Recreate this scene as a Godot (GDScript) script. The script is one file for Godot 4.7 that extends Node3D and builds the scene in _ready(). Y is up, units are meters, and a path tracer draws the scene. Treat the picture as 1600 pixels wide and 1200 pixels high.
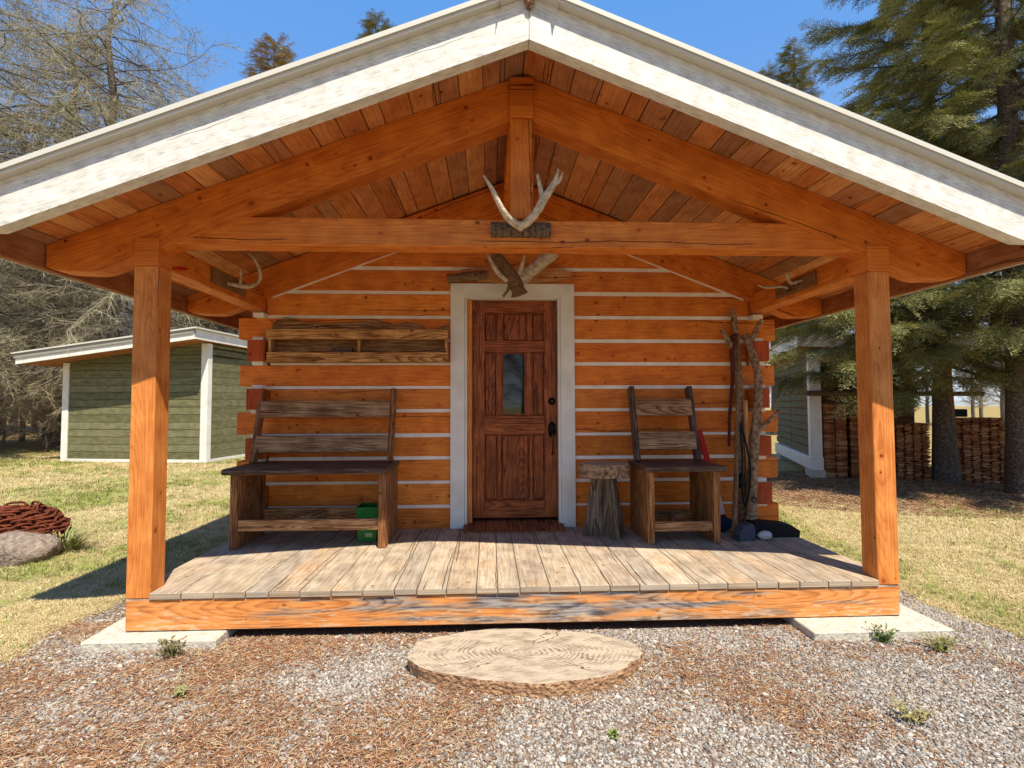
extends Node3D
# A small log cabin with a porch, seen from the yard on a sunny spring day.

var rng := RandomNumberGenerator.new()
var M := {}
var used := {}
var mesh_cache := {}


# ---------------------------------------------------------------- mesh builder
class MB:
	var v := PackedVector3Array()
	var n := PackedVector3Array()
	var uv := PackedVector2Array()
	var ix := PackedInt32Array()
	var tilex := 3.0
	var tiley := 1.2
	var ou := 0.0
	var ov := 0.0

	func tri(a: Vector3, b: Vector3, c: Vector3, nn: Vector3, ua: Vector2, ub: Vector2, uc: Vector2) -> void:
		var k := v.size()
		v.append(a); v.append(b); v.append(c)
		n.append(nn); n.append(nn); n.append(nn)
		uv.append(ua); uv.append(ub); uv.append(uc)
		if (b - a).cross(c - a).dot(nn) > 0.0:
			ix.append(k); ix.append(k + 2); ix.append(k + 1)
		else:
			ix.append(k); ix.append(k + 1); ix.append(k + 2)

	func quad(a: Vector3, b: Vector3, c: Vector3, d: Vector3, nn: Vector3, ua: Vector2, ub: Vector2, uc: Vector2, ud: Vector2) -> void:
		tri(a, b, c, nn, ua, ub, uc)
		tri(a, c, d, nn, ua, uc, ud)

	func suv(p: Vector3, nn: Vector3, lg: int) -> Vector2:
		var o1 := (lg + 1) % 3
		var o2 := (lg + 2) % 3
		var an := Vector3(absf(nn.x), absf(nn.y), absf(nn.z))
		if an[lg] > an[o1] and an[lg] > an[o2]:
			return Vector2(p[o1] * 0.12 / tilex + ou, p[o2] / tiley + ov)
		if an[o1] >= an[o2]:
			return Vector2(p[lg] / tilex + ou, p[o2] / tiley + ov)
		return Vector2(p[lg] / tilex + ou + 0.43, p[o1] / tiley + ov + 0.37)

	# a box with chamfered edges, long axis lg, placed by t
	func box(s: Vector3, c: float, lg: int, t := Transform3D.IDENTITY) -> void:
		var h := s * 0.5
		c = minf(c, minf(h.x, minf(h.y, h.z)) * 0.6)
		var pts := {}
		for sx in [-1, 1]:
			for sy in [-1, 1]:
				for sz in [-1, 1]:
					for a in 3:
						var p := Vector3(sx * (h.x - c), sy * (h.y - c), sz * (h.z - c))
						p[a] = [sx * h.x, sy * h.y, sz * h.z][a]
						pts[Vector4i(sx, sy, sz, a)] = p
		for a in 3:
			var b := (a + 1) % 3
			var e := (a + 2) % 3
			for s1 in [-1, 1]:
				var k := []
				for q in [[-1, -1], [1, -1], [1, 1], [-1, 1]]:
					var sg := Vector3i()
					sg[a] = s1; sg[b] = q[0]; sg[e] = q[1]
					k.append(pts[Vector4i(sg.x, sg.y, sg.z, a)])
				var nn := Vector3(); nn[a] = s1
				put4(k, nn, lg, t)
				if c > 0.0:
					for s2 in [-1, 1]:
						var g := Vector3i(); g[a] = s1; g[b] = s2; g[e] = -1
						var g2 := g; g2[e] = 1
						var n2 := Vector3(); n2[a] = s1; n2[b] = s2
						put4([pts[Vector4i(g.x, g.y, g.z, a)], pts[Vector4i(g2.x, g2.y, g2.z, a)], pts[Vector4i(g2.x, g2.y, g2.z, b)], pts[Vector4i(g.x, g.y, g.z, b)]], n2.normalized(), lg, t)
		if c > 0.0:
			for sx in [-1, 1]:
				for sy in [-1, 1]:
					for sz in [-1, 1]:
						var nn := Vector3(sx, sy, sz).normalized()
						var p0: Vector3 = pts[Vector4i(sx, sy, sz, 0)]
						var p1: Vector3 = pts[Vector4i(sx, sy, sz, 1)]
						var p2: Vector3 = pts[Vector4i(sx, sy, sz, 2)]
						tri(t * p0, t * p1, t * p2, (t.basis * nn).normalized(), suv(p0, nn, lg), suv(p1, nn, lg), suv(p2, nn, lg))

	func put4(k: Array, nn: Vector3, lg: int, t: Transform3D) -> void:
		quad(t * k[0], t * k[1], t * k[2], t * k[3], (t.basis * nn).normalized(), suv(k[0], nn, lg), suv(k[1], nn, lg), suv(k[2], nn, lg), suv(k[3], nn, lg))

	# a polygon in xy pulled out along z from z0 to z1; u runs along dir
	func prism(poly: PackedVector2Array, z0: float, z1: float, dir := Vector2(1, 0), t := Transform3D.IDENTITY) -> void:
		var across := Vector2(-dir.y, dir.x)
		var idx := Geometry2D.triangulate_polygon(poly)
		for s in [[z0, -1.0], [z1, 1.0]]:
			for i in range(0, idx.size(), 3):
				var q := []
				var w := []
				for j in 3:
					var p := poly[idx[i + j]]
					q.append(t * Vector3(p.x, p.y, s[0]))
					w.append(Vector2(p.dot(dir) / tilex + ou, p.dot(across) / tiley + ov))
				tri(q[0], q[1], q[2], t.basis * Vector3(0, 0, s[1]), w[0], w[1], w[2])
		var ccw := 1.0 if not Geometry2D.is_polygon_clockwise(poly) else -1.0
		for i in poly.size():
			var a := poly[i]
			var b := poly[(i + 1) % poly.size()]
			if a.distance_to(b) < 1e-5:
				continue
			var e := (b - a).normalized()
			var nn := Vector3(e.y, -e.x, 0) * ccw
			var ua := a.dot(dir) / tilex + ou + 0.21
			var ub := b.dot(dir) / tilex + ou + 0.21
			if absf(e.dot(dir)) < 0.5:
				ua = a.dot(across) * 0.1 + ou; ub = b.dot(across) * 0.1 + ou
			quad(t * Vector3(a.x, a.y, z0), t * Vector3(b.x, b.y, z0), t * Vector3(b.x, b.y, z1), t * Vector3(a.x, a.y, z1), t.basis * nn,
				Vector2(ua, z0 / tiley + ov), Vector2(ub, z0 / tiley + ov), Vector2(ub, z1 / tiley + ov), Vector2(ua, z1 / tiley + ov))

	# a tube through points with radii; smooth sides, closed ends
	func tube(p: Array, r: Array, sides := 6, bump := 0.0, rg: RandomNumberGenerator = null) -> void:
		var base := v.size()
		var up := Vector3(0.31, 0.2, 0.93)
		var len := 0.0
		var m := p.size()
		for i in m:
			var d: Vector3 = (p[mini(i + 1, m - 1)] - p[maxi(i - 1, 0)]).normalized()
			if absf(d.dot(up)) > 0.95:
				up = Vector3(0.9, 0.3, -0.2)
			var x := (up - d * d.dot(up)).normalized()
			var y := d.cross(x)
			up = x
			if i > 0:
				len += (p[i] - p[i - 1]).length()
			for s in sides + 1:
				var a := TAU * (s % sides) / sides
				var o := x * cos(a) + y * sin(a)
				var rr: float = r[i]
				if bump > 0.0 and s < sides:
					rr *= 1.0 + rg.randf_range(-bump, bump)
				v.append(p[i] + o * rr)
				n.append(o)
				uv.append(Vector2(len / tilex + ou, (float(s) / sides) * TAU * 0.5 * (r[0] + 0.002) / tiley + ov))
			if bump > 0.0:
				v[v.size() - 1] = v[v.size() - 1 - sides]
		for i in m - 1:
			for s in sides:
				var a := base + i * (sides + 1) + s
				var b := a + sides + 1
				for q in [[a, a + 1, b + 1], [a, b + 1, b]]:
					var fn: Vector3 = (v[q[1]] - v[q[0]]).cross(v[q[2]] - v[q[0]])
					if fn.dot(n[q[0]] + n[q[1]] + n[q[2]]) > 0.0:
						ix.append(q[0]); ix.append(q[2]); ix.append(q[1])
					else:
						ix.append(q[0]); ix.append(q[1]); ix.append(q[2])
		if sides > 3:
			for e in [0, m - 1]:
				var nd: Vector3 = (p[0] - p[1]).normalized() if e == 0 else (p[m - 1] - p[m - 2]).normalized()
				for s in range(1, sides - 1):
					var k: int = base + e * (sides + 1)
					tri(v[k], v[k + s], v[k + s + 1], nd, Vector2(ou, ov), Vector2(ou + 0.01, ov), Vector2(ou, ov + 0.01))

	# a lumpy closed ball; rad is its half size
	func lump(at: Vector3, rad: Vector3, noise: FastNoiseLite, amp: float, rings := 14, segs := 20) -> void:
		var base := v.size()
		for i in rings + 1:
			for j in segs + 1:
				var th := PI * i / rings
				var ph := TAU * (j % segs) / segs
				var d := Vector3(sin(th) * cos(ph), cos(th), sin(th) * sin(ph))
				var k := 1.0 + amp * noise.get_noise_3dv(d * 2.0 + at * 7.0) + amp * 0.4 * noise.get_noise_3dv(d * 6.0 + at * 3.0)
				v.append(at + d * rad * k)
				n.append(Vector3.ZERO)
				uv.append(Vector2(float(j) / segs, float(i) / rings))
		for i in rings:
			for j in segs:
				var a := base + i * (segs + 1) + j
				var b := a + segs + 1
				for q in [[a, a + 1, b + 1], [a, b + 1, b]]:
					var fn: Vector3 = (v[q[1]] - v[q[0]]).cross(v[q[2]] - v[q[0]])
					var mid: Vector3 = (v[q[0]] + v[q[1]] + v[q[2]]) / 3.0 - at
					if fn.dot(mid) > 0.0:
						ix.append(q[0]); ix.append(q[2]); ix.append(q[1])
					else:
						ix.append(q[0]); ix.append(q[1]); ix.append(q[2]); fn = -fn
					for w in q:
						n[w] += fn
		for i in rings + 1:
			n[base + i * (segs + 1) + segs] += n[base + i * (segs + 1)]
			n[base + i * (segs + 1)] = n[base + i * (segs + 1) + segs]
		for i in range(base, v.size()):
			n[i] = n[i].normalized() if n[i].length() > 1e-9 else (v[i] - at).normalized()

	func mesh() -> ArrayMesh:
		var a := []
		a.resize(Mesh.ARRAY_MAX)
		a[Mesh.ARRAY_VERTEX] = v
		a[Mesh.ARRAY_NORMAL] = n
		a[Mesh.ARRAY_TEX_UV] = uv
		a[Mesh.ARRAY_INDEX] = ix
		var m := ArrayMesh.new()
		m.add_surface_from_arrays(Mesh.PRIMITIVE_TRIANGLES, a)
		return m


func mb(rand_uv := true) -> MB:
	var m := MB.new()
	if rand_uv:
		m.ou = rng.randf()
		m.ov = rng.randi_range(0, 7) / 8.0
	return m


# ---------------------------------------------------------------- nodes
func numbered(called: String) -> String:
	if not used.has(called):
		used[called] = 0
		return called
	used[called] += 1
	return "%s_%03d" % [called, used[called]]


func part(called: String, m: Mesh, material: Material, parent: Node3D, at := Transform3D.IDENTITY) -> MeshInstance3D:
	var o := MeshInstance3D.new()
	o.name = called
	o.mesh = m
	o.material_override = material
	o.transform = at
	parent.add_child(o, true)
	return o


func tag(o: Node3D, label: String, category: String, group := "", kind := "") -> void:
	if label: o.set_meta("label", label)
	if category: o.set_meta("category", category)
	if group: o.set_meta("group", group)
	if kind: o.set_meta("kind", kind)


func thing(called: String, label: String, category: String, at := Vector3.ZERO, turn := 0.0, group := "") -> Node3D:
	var o := Node3D.new()
	o.name = numbered(called)
	add_child(o)
	o.position = at
	o.rotation.y = turn
	tag(o, label, category, group)
	return o


func one(called: String, m: Mesh, material: Material, label: String, category: String, group := "") -> MeshInstance3D:
	var o := MeshInstance3D.new()
	o.name = numbered(called)
	o.mesh = m
	o.material_override = material
	add_child(o)
	tag(o, label, category, group)
	return o


func setting(called: String, m: Mesh, material: Material) -> MeshInstance3D:
	var o := MeshInstance3D.new()
	o.name = called
	o.mesh = m
	o.material_override = material
	add_child(o)
	o.set_meta("kind", "structure")
	return o


# box given by its corners, as a part
func bar(called: String, lo: Vector3, hi: Vector3, c: float, lg: int, material: Material, parent: Node3D) -> MeshInstance3D:
	var m := mb()
	m.box(hi - lo, c, lg)
	return part(called, m.mesh(), material, parent, Transform3D(Basis.IDENTITY, (lo + hi) * 0.5))


# a board from a to b, with width w along side and thickness h
func board(called: String, a: Vector3, b: Vector3, side: Vector3, w: float, h: float, c: float, material: Material, parent: Node3D) -> MeshInstance3D:
	var m := mb()
	m.box(Vector3((b - a).length(), h, w), c, 0)
	var x := (b - a).normalized()
	var z := (side - x * side.dot(x)).normalized()
	return part(called, m.mesh(), material, parent, Transform3D(Basis(x, z.cross(x), z), (a + b) * 0.5))


func smooth(pts: Array, k := 4) -> Array:
	var out := []
	for i in pts.size() - 1:
		var p0: Vector3 = pts[maxi(i - 1, 0)]
		var p1: Vector3 = pts[i]
		var p2: Vector3 = pts[i + 1]
		var p3: Vector3 = pts[mini(i + 2, pts.size() - 1)]
		for j in k:
			out.append(p1.cubic_interpolate(p2, p0, p3, float(j) / k))
	out.append(pts[-1])
	return out


func radii(r: Array, count: int) -> Array:
	var out := []
	for i in count:
		var f := float(i) / (count - 1) * (r.size() - 1)
		var k := mini(int(f), r.size() - 2)
		out.append(lerpf(r[k], r[k + 1], f - k))
	return out


# ---------------------------------------------------------------- textures
func noise(sd: int, freq: float, oct := 4) -> FastNoiseLite:
	var f := FastNoiseLite.new()
	f.seed = sd
	f.frequency = freq
	f.noise_type = FastNoiseLite.TYPE_SIMPLEX_SMOOTH
	f.fractal_octaves = oct
	return f


func ramp_tex(sd: int, freq: float, cols: Array, size := 256, oct := 5) -> ImageTexture:
	var im := noise(sd, freq, oct).get_seamless_image(size, size)
	im.convert(Image.FORMAT_L8)
	var src := im.get_data()
	var lut := []
	for i in 256:
		var f := i / 255.0 * (cols.size() - 1)
		var k := mini(int(f), cols.size() - 2)
		lut.append(cols[k].lerp(cols[k + 1], f - k))
	var out := PackedByteArray()
	out.resize(size * size * 3)
	for i in src.size():
		var c: Color = lut[src[i]]
		out[i * 3] = c.r8; out[i * 3 + 1] = c.g8; out[i * 3 + 2] = c.b8
	return ImageTexture.create_from_image(Image.create_from_data(size, size, false, Image.FORMAT_RGB8, out))


func normal_tex(sd: int, freq: float, strength: float, size := 256, oct := 5) -> ImageTexture:
	var im := noise(sd, freq, oct).get_seamless_image(size, size)
	im.convert(Image.FORMAT_RGBA8)
	im.bump_map_to_normal_map(strength)
	return ImageTexture.create_from_image(im)


# streaks that run along u: a narrow noise picture stretched
func streaks(sd: int, w: int, h: int, across: float, stretch: int) -> PackedByteArray:
	var im := noise(sd, across, 4).get_seamless_image(w / stretch, h)
	im.resize(w, h, Image.INTERPOLATE_CUBIC)
	im.convert(Image.FORMAT_L8)
	return im.get_data()


# sawn wood: eight boards across v, each cut at its own place in the log; dark latewood lines, knots, checks.
# light and dark are sRGB colours (multiplied by the material's tint).
func wood(sd: int, light: Color, dark: Color, knot: Color, lines: float, fibre: float, knots: int, checks: int, w := 1024, h := 512) -> Array:
	var rg := RandomNumberGenerator.new()
	rg.seed = sd
	var shift := PackedFloat32Array(); shift.resize(w * h)
	var inside := PackedFloat32Array(); inside.resize(w * h)
	var crack := PackedFloat32Array(); crack.resize(w * h)
	var px := 3.0 / w
	var py := 1.2 / h
	var hs := h / 8
	for k in knots:
		var s := rg.randi_range(0, 7)
		var cx := rg.randi_range(0, w - 1)
		var cy := s * hs + rg.randi_range(6, hs - 6)
		var r := rg.randf_range(0.003, 0.011)
		var hard := rg.randf_range(0.35, 1.0)
		var squash := rg.randf_range(0.35, 1.1)
		var reach_x := int(r * 7.0 / px)
		var reach_y := int(r * 4.0 / py)
		for y in range(maxi(s * hs, cy - reach_y), mini((s + 1) * hs, cy + reach_y)):
			for x in range(-reach_x, reach_x):
				var dx := x * px / r
				var dy := (y - cy) * py / r
				var d2 := dx * dx * 0.25 + dy * dy
				var i := y * w + (cx + x + w) % w
				shift[i] += 1.6 * exp(-d2 * 0.5)
				var dd := dx * dx * squash + dy * dy
				if dd < 4.5:
					var core := clampf((1.3 - dd) * 1.6, 0.0, 1.0) * hard
					inside[i] = maxf(inside[i], maxf(core, clampf((4.5 - dd) * 0.06, 0.0, 0.22)))
	for k in checks:
		var s := rg.randi_range(0, 7)
		var y := float(s * hs) + hs * rg.randf_range(0.3, 0.7)
		var x0 := rg.randi_range(0, w - 1)
		var ln := rg.randi_range(w / 6, w / 2)
		var drift := 0.0
		for x in ln:
			drift = drift * 0.93 + rg.randf_range(-0.05, 0.05)
			y = clampf(y + drift, s * hs + 3, (s + 1) * hs - 4)
			var e := minf(1.0, minf(x, ln - x) / 30.0)
			var yi := int(y)
			crack[yi * w + (x0 + x) % w] = e
			crack[(yi + 1) * w + (x0 + x) % w] = e * 0.7
	var wob := streaks(sd + 3, w, h, 0.008, 8)
	var fib := streaks(sd + 5, w, h, 0.12, 16)
	var blotch := noise(sd + 7, 0.012, 3).get_seamless_image(w, h)
	blotch.convert(Image.FORMAT_L8)
	var blo := blotch.get_data()
	var col := PackedByteArray(); col.resize(w * h * 3)
	var hgt := PackedByteArray(); hgt.resize(w * h)
	for s in 8:
		var d0 := rg.randf_range(0.015, 0.11)
		var off := rg.randf_range(-0.05, 0.05)
		var fr := rg.randf_range(75.0, 115.0)
		var ph := rg.randf_range(0, TAU)
		var tone := rg.randf_range(-0.06, 0.06)
		for y in range(s * hs, (s + 1) * hs):
			var yy := (y - (s + 0.5) * hs) * py - off
			for x in w:
				var i := y * w + x
				var a := TAU * x / w
				var dep := d0 + 0.03 * sin(a + ph) + 0.016 * sin(2.0 * a + ph * 3.0)
				var lat := yy + 0.012 * sin(a + ph * 2.0)
				var r := sqrt(lat * lat + dep * dep) * fr + (wob[i] - 128) * 0.010 + shift[i]
				var f := r - floorf(r)
				var late := f * f * f if f < 0.93 else (1.0 - f) * 11.0
				var g := late * lines + (fib[i] - 128) * 0.006 * fibre + (blo[i] - 128) * 0.0022 + tone
				g = clampf(g + 0.22, 0.0, 1.0)
				var c := light.lerp(dark, g)
				c = c.lerp(knot, inside[i] * 0.85)
				c = c.lerp(Color(0.07, 0.04, 0.03), crack[i] * 0.8)
				col[i * 3] = c.r8; col[i * 3 + 1] = c.g8; col[i * 3 + 2] = c.b8
				hgt[i] = clampi(int(170 - 60 * late * lines + (fib[i] - 128) * 0.55 * fibre - 120 * crack[i]), 0, 255)
	var hi := Image.create_from_data(w, h, false, Image.FORMAT_L8, hgt)
	hi.convert(Image.FORMAT_RGBA8)
	hi.bump_map_to_normal_map(2.2)
	return [ImageTexture.create_from_image(Image.create_from_data(w, h, false, Image.FORMAT_RGB8, col)), ImageTexture.create_from_image(hi)]


# the weathered front beam: stain left at the ends, grey bare wood in the middle, splash-bleached lower edge
func beam_tex(light: Color, dark: Color, wd: Image) -> ImageTexture:
	var w := 1024
	var h := 64
	var na := noise(91, 0.02, 5)
	var nb := noise(92, 0.05, 4)
	var im := Image.create(w, h, false, Image.FORMAT_RGB8)
	for y in h:
		for x in w:
			var g := wd.get_pixel((x * 1024 * 5 / (w * 3)) % 1024, (130 + y * 82 / h) % 512)
			var tone := g.get_luminance()
			var c := light.lerp(dark, clampf((0.90 - tone) * 1.25, 0.0, 1.0))
			var u := float(x) / w
			var tv := float(y) / h
			var bare := 1.30 - absf(u - 0.54) * 3.2 + na.get_noise_2d(x * 0.35, y * 2.2) * 1.5
			bare = clampf(bare * (0.75 if tv > 0.8 else 1.0) - 0.35, 0.0, 1.0)
			var gy := Color(0.60, 0.585, 0.58).lerp(Color(0.26, 0.26, 0.29), clampf((0.92 - tone) * 2.0 + nb.get_noise_2d(x * 0.4, y * 3.0), 0.0, 1.0))
			c = c.lerp(gy, bare * 0.92)
			var worn := clampf((nb.get_noise_2d(x * 0.7 + 400.0, y * 2.5) + na.get_noise_2d(x * 0.8, 90.0) * 0.6 - 0.62 + tv * 0.62) * 3.0, 0.0, 0.75)
			c = c.lerp(Color(0.80, 0.68, 0.55), worn)
			im.set_pixel(x, y, c)
	return ImageTexture.create_from_image(im)


func rings_tex() -> ImageTexture:
	var w := 512
	var na := noise(71, 0.012, 4)
	var nb := noise(72, 0.09, 3)
	var im := Image.create(w, w, false, Image.FORMAT_RGB8)
	var cr := []
	for k in 6:
		cr.append([rng.randf_range(0, TAU), rng.randf_range(0.25, 0.5), rng.randf_range(0.75, 1.0)])
	for y in w:
		for x in w:
			var p := Vector2(x - w * 0.5, y - w * 0.48) / (w * 0.5)
			var r := p.length() + na.get_noise_2d(x * 0.5, y * 0.5) * 0.045
			var f := fmod(r * 24.0 + na.get_noise_2d(x * 0.8, y * 0.8) * 0.7 + 10.0, 1.0)
			var ring := pow(f, 3.0) * clampf(1.3 - r, 0.25, 1.0) * clampf(0.75 + na.get_noise_2d(x * 1.3 + 90, y * 1.3) * 1.6, 0.1, 1.0)
			var c := Color(0.70, 0.64, 0.56).lerp(Color(0.40, 0.34, 0.28), clampf(ring * 1.25 + nb.get_noise_2d(x, y) * 0.12 + na.get_noise_2d(x * 1.4 + 300, y * 1.4) * 0.55, 0.0, 1.0))
			var ang := atan2(p.y, p.x)
			for k in cr:
				var d := absf(wrapf(ang - k[0] + na.get_noise_2d(x * 1.5, y * 1.5) * 0.12, -PI, PI)) * r
				if r > k[1] and r < k[2] and d < 0.006:
					c = c.lerp(Color(0.2, 0.13, 0.09), 0.8)
			im.set_pixel(x, y, c)
	return ImageTexture.create_from_image(im)


func mat(called: String, col: Color, rough := 0.8, tex: Texture2D = null, nrm: Texture2D = null, nscale := 1.0, tri := 0.0) -> StandardMaterial3D:
	var m := StandardMaterial3D.new()
	m.resource_name = called
	m.albedo_color = col
	m.roughness = rough
	m.metallic_specular = 0.35
	if tex:
		m.albedo_texture = tex
	if nrm:
		m.normal_enabled = true
		m.normal_texture = nrm
		m.normal_scale = nscale
	if tri > 0.0:
		m.uv1_triplanar = true
		m.uv1_world_triplanar = true
		m.uv1_scale = Vector3.ONE * tri
	M[called] = m
	return m


func lin(r: float, g: float, b: float) -> Color:
	return Color(r, g, b).linear_to_srgb()


func make_materials() -> void:
	var wa := wood(11, Color(1, 1, 1), Color(0.74, 0.60, 0.50), Color(0.42, 0.20, 0.11), 0.38, 0.34, 64, 6)
	var wo := wood(12, Color(1, 1, 1), Color(0.50, 0.40, 0.33), Color(0.28, 0.20, 0.15), 0.85, 0.7, 26, 10)
	var wg := wood(13, Color(1, 1, 1), Color(0.66, 0.62, 0.58), Color(0.55, 0.42, 0.32), 0.30, 0.50, 44, 16)
	var ww := wood(14, Color(1, 1, 1), Color(0.76, 0.75, 0.74), Color(0.84, 0.81, 0.77), 0.50, 0.55, 30, 1)
	for k in 5:
		mat("log%d" % k, [Color(0.91, 0.545, 0.20), Color(0.85, 0.49, 0.17), Color(0.95, 0.60, 0.25), Color(0.88, 0.53, 0.21), Color(0.92, 0.525, 0.18)][k], 0.55, wa[0], wa[1], 0.5)
	mat("log_end", Color(0.72, 0.33, 0.16), 0.7, wa[0], wa[1], 0.8)
	mat("timber", Color(0.89, 0.53, 0.205), 0.55, wa[0], wa[1], 0.5)
	mat("post", Color(0.88, 0.57, 0.29), 0.6, wa[0], wa[1], 0.7)
	for k in 6:
		mat("soffit%d" % k, [Color(0.86, 0.59, 0.36), Color(0.80, 0.52, 0.30), Color(0.90, 0.66, 0.42), Color(0.68, 0.50, 0.36), Color(0.84, 0.55, 0.31), Color(0.77, 0.55, 0.38)][k], 0.65, wa[0], wa[1], 0.6)
	mat("eave", Color(0.68, 0.48, 0.33), 0.75, wa[0], wa[1], 0.8)
	for k in 5:
		mat("deck%d" % k, [Color(0.74, 0.68, 0.60), Color(0.72, 0.66, 0.59), Color(0.77, 0.71, 0.63), Color(0.74, 0.66, 0.57), Color(0.70, 0.65, 0.59)][k], 0.85, wg[0], wg[1], 1.0)
		var patch: StandardMaterial3D = M["deck%d" % k]
		patch.detail_enabled = true
		patch.detail_blend_mode = BaseMaterial3D.BLEND_MODE_MUL
		patch.detail_uv_layer = BaseMaterial3D.DETAIL_UV_2
		patch.detail_albedo = M.get("deck_patch", ramp_tex(61, 0.012, [Color(0.88, 0.86, 0.85), Color(0.97, 0.97, 0.96), Color(1.0, 0.99, 0.97), Color(1.0, 0.91, 0.80)], 256))
		M["deck_patch"] = patch.detail_albedo
		patch.uv2_triplanar = true
		patch.uv2_world_triplanar = true
		patch.uv2_scale = Vector3.ONE * 0.8
	mat("rim", Color(1, 1, 1), 0.8, beam_tex(Color(0.86, 0.57, 0.31), Color(0.55, 0.29, 0.14), wo[0].get_image()), wo[1], 0.6)
	mat("white", Color(0.92, 0.91, 0.88), 0.6, ww[0], ww[1], 0.9)
	mat("trim", Color(0.93, 0.92, 0.89), 0.5, ramp_tex(31, 0.02, [Color(0.9, 0.89, 0.87), Color(1, 1, 1)], 128), null, 1.0, 1.0)
	mat("chink", Color(0.96, 0.94, 0.90), 0.9, ramp_tex(32, 0.03, [Color(0.90, 0.88, 0.86), Color(1, 1, 1)], 128), normal_tex(33, 0.03, 2.0, 128), 0.25, 1.0)
	mat("metal", Color(0.80, 0.79, 0.75), 0.45)
	mat("edge", Color(0.58, 0.57, 0.54), 0.5)
	mat("slate", Color(0.34, 0.35, 0.37), 0.5)
	mat("old", Color(0.74, 0.60, 0.45), 0.8, wo[0], wo[1], 1.0)
	mat("old_rail", Color(0.76, 0.59, 0.41), 0.75, wo[0], wo[1], 0.8)
	mat("old_dark", Color(0.44, 0.36, 0.31), 0.5, wo[0], wo[1], 1.0)
	mat("old_side", Color(0.66, 0.47, 0.31), 0.75, wo[0], wo[1], 0.8)
	mat("chair_side", Color(0.70, 0.50, 0.30), 0.7, wo[0], wo[1], 0.8)
	mat("shelf", Color(0.86, 0.65, 0.40), 0.7, wo[0], wo[1], 0.6)
	mat("shelf_back", Color(0.70, 0.53, 0.36), 0.85, wo[0], wo[1], 1.0)
	mat("stool_leg", Color(0.50, 0.45, 0.39), 0.8, wo[0], wo[1], 1.0)
	mat("door", Color(0.68, 0.38, 0.20), 0.38, wo[0], wo[1], 0.35)
	mat("door_panel", Color(0.64, 0.35, 0.18), 0.38, wo[0], wo[1], 0.35)
	mat("sill", Color(0.66, 0.42, 0.27), 0.75, wo[0], wo[1], 0.8)
	mat("brass", Color(0.28, 0.22, 0.15), 0.35).metallic = 0.8
	mat("black_metal", Color(0.07, 0.07, 0.075), 0.45).metallic = 0.5
	var gl := mat("glass", Color(0.03, 0.04, 0.05, 0.25), 0.03)
	gl.transparency = BaseMaterial3D.TRANSPARENCY_ALPHA
	gl.metallic_specular = 1.0
	mat("inner_wood", Color(0.58, 0.44, 0.31), 0.85, wg[0], wg[1], 0.5)
	mat("antler", Color(1, 1, 1), 0.55, ramp_tex(41, 0.03, [Color(0.52, 0.42, 0.31), Color(0.78, 0.71, 0.60), Color(0.88, 0.83, 0.74)], 128), normal_tex(42, 0.08, 4.0, 128), 0.6, 5.0)
	mat("antler_dark", Color(1, 1, 1), 0.7, ramp_tex(43, 0.04, [Color(0.26, 0.18, 0.12), Color(0.50, 0.38, 0.27), Color(0.66, 0.53, 0.39)], 128), normal_tex(44, 0.08, 6.0, 128), 1.0, 6.0)
	mat("bark", Color(1, 1, 1), 0.9, ramp_tex(45, 0.04, [Color(0.16, 0.11, 0.08), Color(0.42, 0.34, 0.27), Color(0.58, 0.50, 0.42)], 256), normal_tex(46, 0.08, 8.0, 256), 1.0, 4.0)
	mat("pale_bark", Color(1, 1, 1), 0.85, ramp_tex(47, 0.035, [Color(0.22, 0.15, 0.10), Color(0.60, 0.48, 0.36), Color(0.78, 0.68, 0.56)], 256), normal_tex(48, 0.09, 6.0, 256), 1.0, 2.2)
	mat("red_bark", Color(1, 1, 1), 0.7, ramp_tex(49, 0.05, [Color(0.22, 0.10, 0.06), Color(0.42, 0.22, 0.15)], 128), normal_tex(50, 0.09, 5.0, 128), 0.8, 4.0)
	mat("plank_oval", Color(0.82, 0.61, 0.38), 0.6, wa[0], wa[1], 0.6)
	mat("plaque", Color(0.56, 0.43, 0.29), 0.7, wa[0], wa[1], 0.6)
	mat("rust", Color(1, 1, 1), 0.9, ramp_tex(51, 0.05, [Color(0.20, 0.09, 0.06), Color(0.42, 0.20, 0.12), Color(0.58, 0.31, 0.19)], 128), normal_tex(52, 0.1, 6.0, 128), 1.0, 5.0)
	mat("rock", Color(1, 1, 1), 0.9, ramp_tex(53, 0.03, [Color(0.33, 0.28, 0.24), Color(0.52, 0.46, 0.41), Color(0.66, 0.61, 0.55)], 256), normal_tex(54, 0.06, 8.0, 256), 1.0, 2.5)
	mat("concrete", Color(1, 1, 1), 0.9, ramp_tex(55, 0.05, [Color(0.64, 0.61, 0.56), Color(0.74, 0.71, 0.65), Color(0.79, 0.77, 0.71)], 256), normal_tex(56, 0.12, 4.0, 256), 0.35, 1.2)
	mat("green", Color(0.11, 0.44, 0.16), 0.4)
	mat("sticker", Color(0.55, 0.66, 0.52), 0.6)
	mat("ink", Color(0.09, 0.07, 0.05), 0.8)
	mat("red", Color(0.72, 0.05, 0.07), 0.4)
	mat("paint_white", Color(0.86, 0.85, 0.83), 0.5)
	mat("rubber", Color(0.055, 0.06, 0.075), 0.65, null, normal_tex(57, 0.1, 4.0, 128), 0.6, 4.0)
	mat("slate_stone", Color(0.26, 0.29, 0.34), 0.75, null, normal_tex(58, 0.06, 7.0, 128), 1.0, 4.0)
	mat("quartz", Color(0.72, 0.72, 0.71), 0.6)
	mat("slab_top", Color(1, 1, 1), 0.85, rings_tex(), normal_tex(59, 0.1, 3.0, 256), 0.5)
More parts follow.
